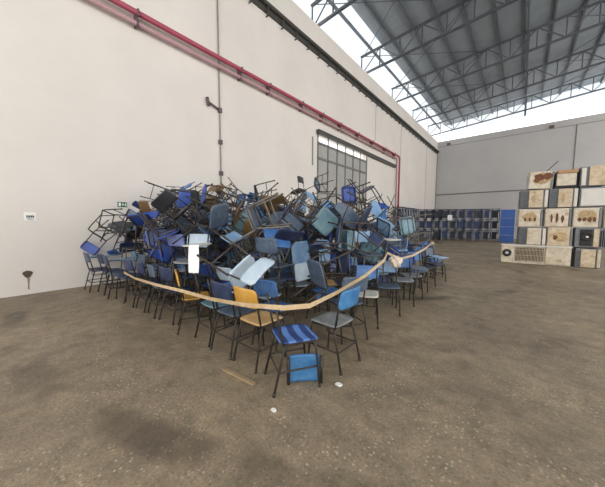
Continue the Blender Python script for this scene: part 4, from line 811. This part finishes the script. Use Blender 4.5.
# B
e, W, H, D = unit('window_air_conditioner', 2.07, 2.66, 0, .66, .6, 'beige air conditioner standing on the floor right of the long grille unit')
casing(e, W, H, D, M_COIL); slats(e, 'coil_grille', -W/2+.01, -W/2+.1, .03, H-.03, M_SLAT, False, .05); face(e, 'front_panel', -W/2+.12, W/2-.12, .02, H-.03, M_BEI); face(e, 'control_strip', W/2-.08, W/2, .03, H-.03, M_CRM)
def std(s0, s1, z0, dz, label, front, seed, strip=True):
    e, W, H, D = unit('window_air_conditioner', s0, s1, z0, dz, .6, label)
    casing(e, W, H, D, M_COIL); slats(e, 'coil_grille', -W/2+.01, -W/2+.2, .03, H-.03, M_SLAT, False, .05)
    face(e, 'front_panel', -W/2+.22, W/2-.13, .02, H-.02, front, .07); face(e, 'control_strip', W/2-.09, W/2-.0, .03, H-.03, M_OFF, .05)
    blot(e, 'stain', -.02, H*.5, .06, .15, M_TANR if seed % 2 else front, seed, -.0365)
    return e, W, H
std(.52, 1.26, .71, .65, 'pale cream air conditioner in second row, at the left end above the long grille unit', M_CRM, 2)
# D stained
def rusty(s0, s1, z0, dz, label, blots, tilt=0., mat=None, out=0.):
    e, W, H, D = unit('window_air_conditioner', s0, s1, z0, dz, .6, label, tilt, out)
    casing(e, W, H, D, M_OFF); face(e, 'front_panel', -W/2, W/2-.07, .0, H, mat or M_BEI, .06, bev=.03); face(e, 'side_strip', W/2-.06, W/2, .02, H-.02, M_COIL, .03)
    for i, (cx, cz, rx, rz_, k) in enumerate(blots): blot(e, 'rust_stain', cx, cz, rx, rz_, (M_TANR, M_RUST)[k], i*7+int(s0*10), -.0315-.0042*i)
rusty(1.30, 1.95, .71, .66, 'beige air conditioner in second row with spattered brown stains on its face', [(-.02, .36, .2, .16, 0), (-.12, .3, .06, .09, 1), (.1, .44, .05, .06, 0), (.02, .2, .12, .04, 0)])
# E dark fan unit
e, W, H, D = unit('fan_air_conditioner', 2.02, 2.95, .70, .66, .6, 'dark air conditioner with a round fan opening and grille, second row right end')
casing(e, W, H, D, M_COIL); face(e, 'end_panel', -W/2+.12, -W/2+.4, .05, H-.05, M_BLK, .04); ring(e, 'fan_ring', -W/2+.26, .38, .12, .035, M_BLK); obj('fan_hub', lambda bm: tube(bm, [(-W/2+.27, -.02, .36), (-W/2+.27, -.08, .36)], .035, 10), M_WHITE, e)
face(e, 'front_strip', -W/2+.43, -W/2+.56, .03, H-.03, M_BEI); face(e, 'grille_back', -W/2+.6, W/2, .05, H-.08, M_BLK, .03); slats(e, 'grille', -W/2+.62, W/2, .05, H-.08, M_COIL, True, .05)
# row three: stained faces
V3 = lambda xs, h, k: [(x, .26, .035, h, k) for x in xs]
rusty(.47, 1.14, 1.385, .64, 'beige air conditioner with three short brown rust marks, third row left end', [(-.02, .36, .22, .18, 0)]+V3((-.15, -.02, .12), .08, 1), mat=M_CRM)
rusty(1.20, 1.88, 1.39, .65, 'beige air conditioner with three long slanting rust marks, third row second from left', [(-.17, .3, .035, .16, 1), (-.03, .32, .04, .19, 1), (.12, .28, .04, .13, 1), (.21, .45, .05, .06, 0)], mat=M_CRM)
rusty(1.92, 2.60, 1.385, .66, 'beige air conditioner with four dark holes and a tan stain, third row third from left', [(-.03, .4, .24, .2, 0), (-.18, .26, .05, .07, 1), (-.07, .26, .045, .07, 1), (.06, .25, .05, .09, 1), (.17, .26, .045, .09, 1)], mat=M_CRM)
rusty(2.65, 3.3, 1.37, .65, 'beige air conditioner cut off by the right edge in the third row', [(-.1, .3, .05, .1, 0)])
# row four
std(.50, 1.24, 2.065, .66, 'beige air conditioner with grey coil side, fourth row left end under the rusted one', M_BEI, 3)
std(1.28, 1.99, 2.06, .67, 'beige air conditioner with white control strip, fourth row in the middle', M_BEI, 5)
e, W, H, D = unit('boxed_air_conditioner', 2.04, 3.0, 2.065, .66, .6, 'plain blank white air conditioner, fourth row right end'); casing(e, W, H, D, M_COIL); face(e, 'front_panel', -W/2+.03, W/2, .04, H-.05, M_OFF, .06)
# row five
rusty(.68, 1.34, 2.745, .62, 'leaning beige air conditioner with a big dark rust patch, top left of the stack', [(.02, .36, .26, .2, 0), (-.06, .42, .16, .13, 1), (.16, .44, .13, .13, 1), (-.12, .3, .08, .08, 1)], math.radians(2.5), M_CRM)
e, W, H, D = unit('boxed_air_conditioner', 1.40, 1.96, 2.75, .5, .6, 'pale air conditioner carrying a cardboard lid, top row in the middle'); casing(e, W, H, D, M_BLK); face(e, 'front_panel', -W/2+.03, W/2-.04, .07, H-.02, M_CRM, .06)
obj('cardboard_lid', lambda bm: box(bm, (.03, .3, H+.05), (W*.9, .62, .1)), M_CARD, e, .006)
e, W, H, D = unit('window_air_conditioner', 2.02, 2.62, 2.755, .66, .6, 'beige air conditioner with pale control strip at left, top right of the stack')
casing(e, W, H, D, M_COIL); face(e, 'control_strip', -W/2+.02, -W/2+.13, .04, H-.04, M_OFF, .06); face(e, 'front_panel', -W/2+.2, W/2-.03, .02, H, M_BEI, .07)
pb = Vector((7.15, 12.66, 0))+AT*1.18-AN*.25
obj('thin_rod', lambda bm: tube(bm, [pb+Vector((0, 0, 3.37)), pb+AT*.3+Vector((0, 0, 3.72))], .014), M_BLK, label='thin dark rod sticking up from the top of the appliance stack', category='rod')

# ------------------------------------------------------------------ light and camera
W_ = bpy.data.worlds.new('World'); SC.world = W_; W_.use_nodes = True
W_.node_tree.nodes['Background'].inputs['Color'].default_value = (1.0, .982, .96, 1)
W_.node_tree.nodes['Background'].inputs['Strength'].default_value = 2.0
f, pch, rol, yaw = 260.0858, .0804, .0044, .6984
F = Vector((-math.sin(yaw)*math.cos(pch), math.cos(yaw)*math.cos(pch), -math.sin(pch)))
R0 = Vector((math.cos(yaw), math.sin(yaw), 0)); U0 = R0.cross(F)
R_ = R0*math.cos(rol)+U0*math.sin(rol); U_ = -R0*math.sin(rol)+U0*math.cos(rol)
cam = bpy.data.cameras.new('camera'); co = bpy.data.objects.new('camera', cam); COL.objects.link(co)
mw = Matrix((R_, U_, -F)).transposed().to_4x4(); mw.translation = (7.7134, 0, 1.5); co.matrix_world = mw
cam.sensor_width = 36; cam.lens = 36*f/605; cam.clip_end = 200; cam.clip_start = .05
SC.camera = co
SC.view_settings.view_transform = 'Standard'; SC.view_settings.look = 'None'; SC.view_settings.gamma = 1; SC.view_settings.use_curve_mapping = False
SC.view_settings.exposure = 0.27
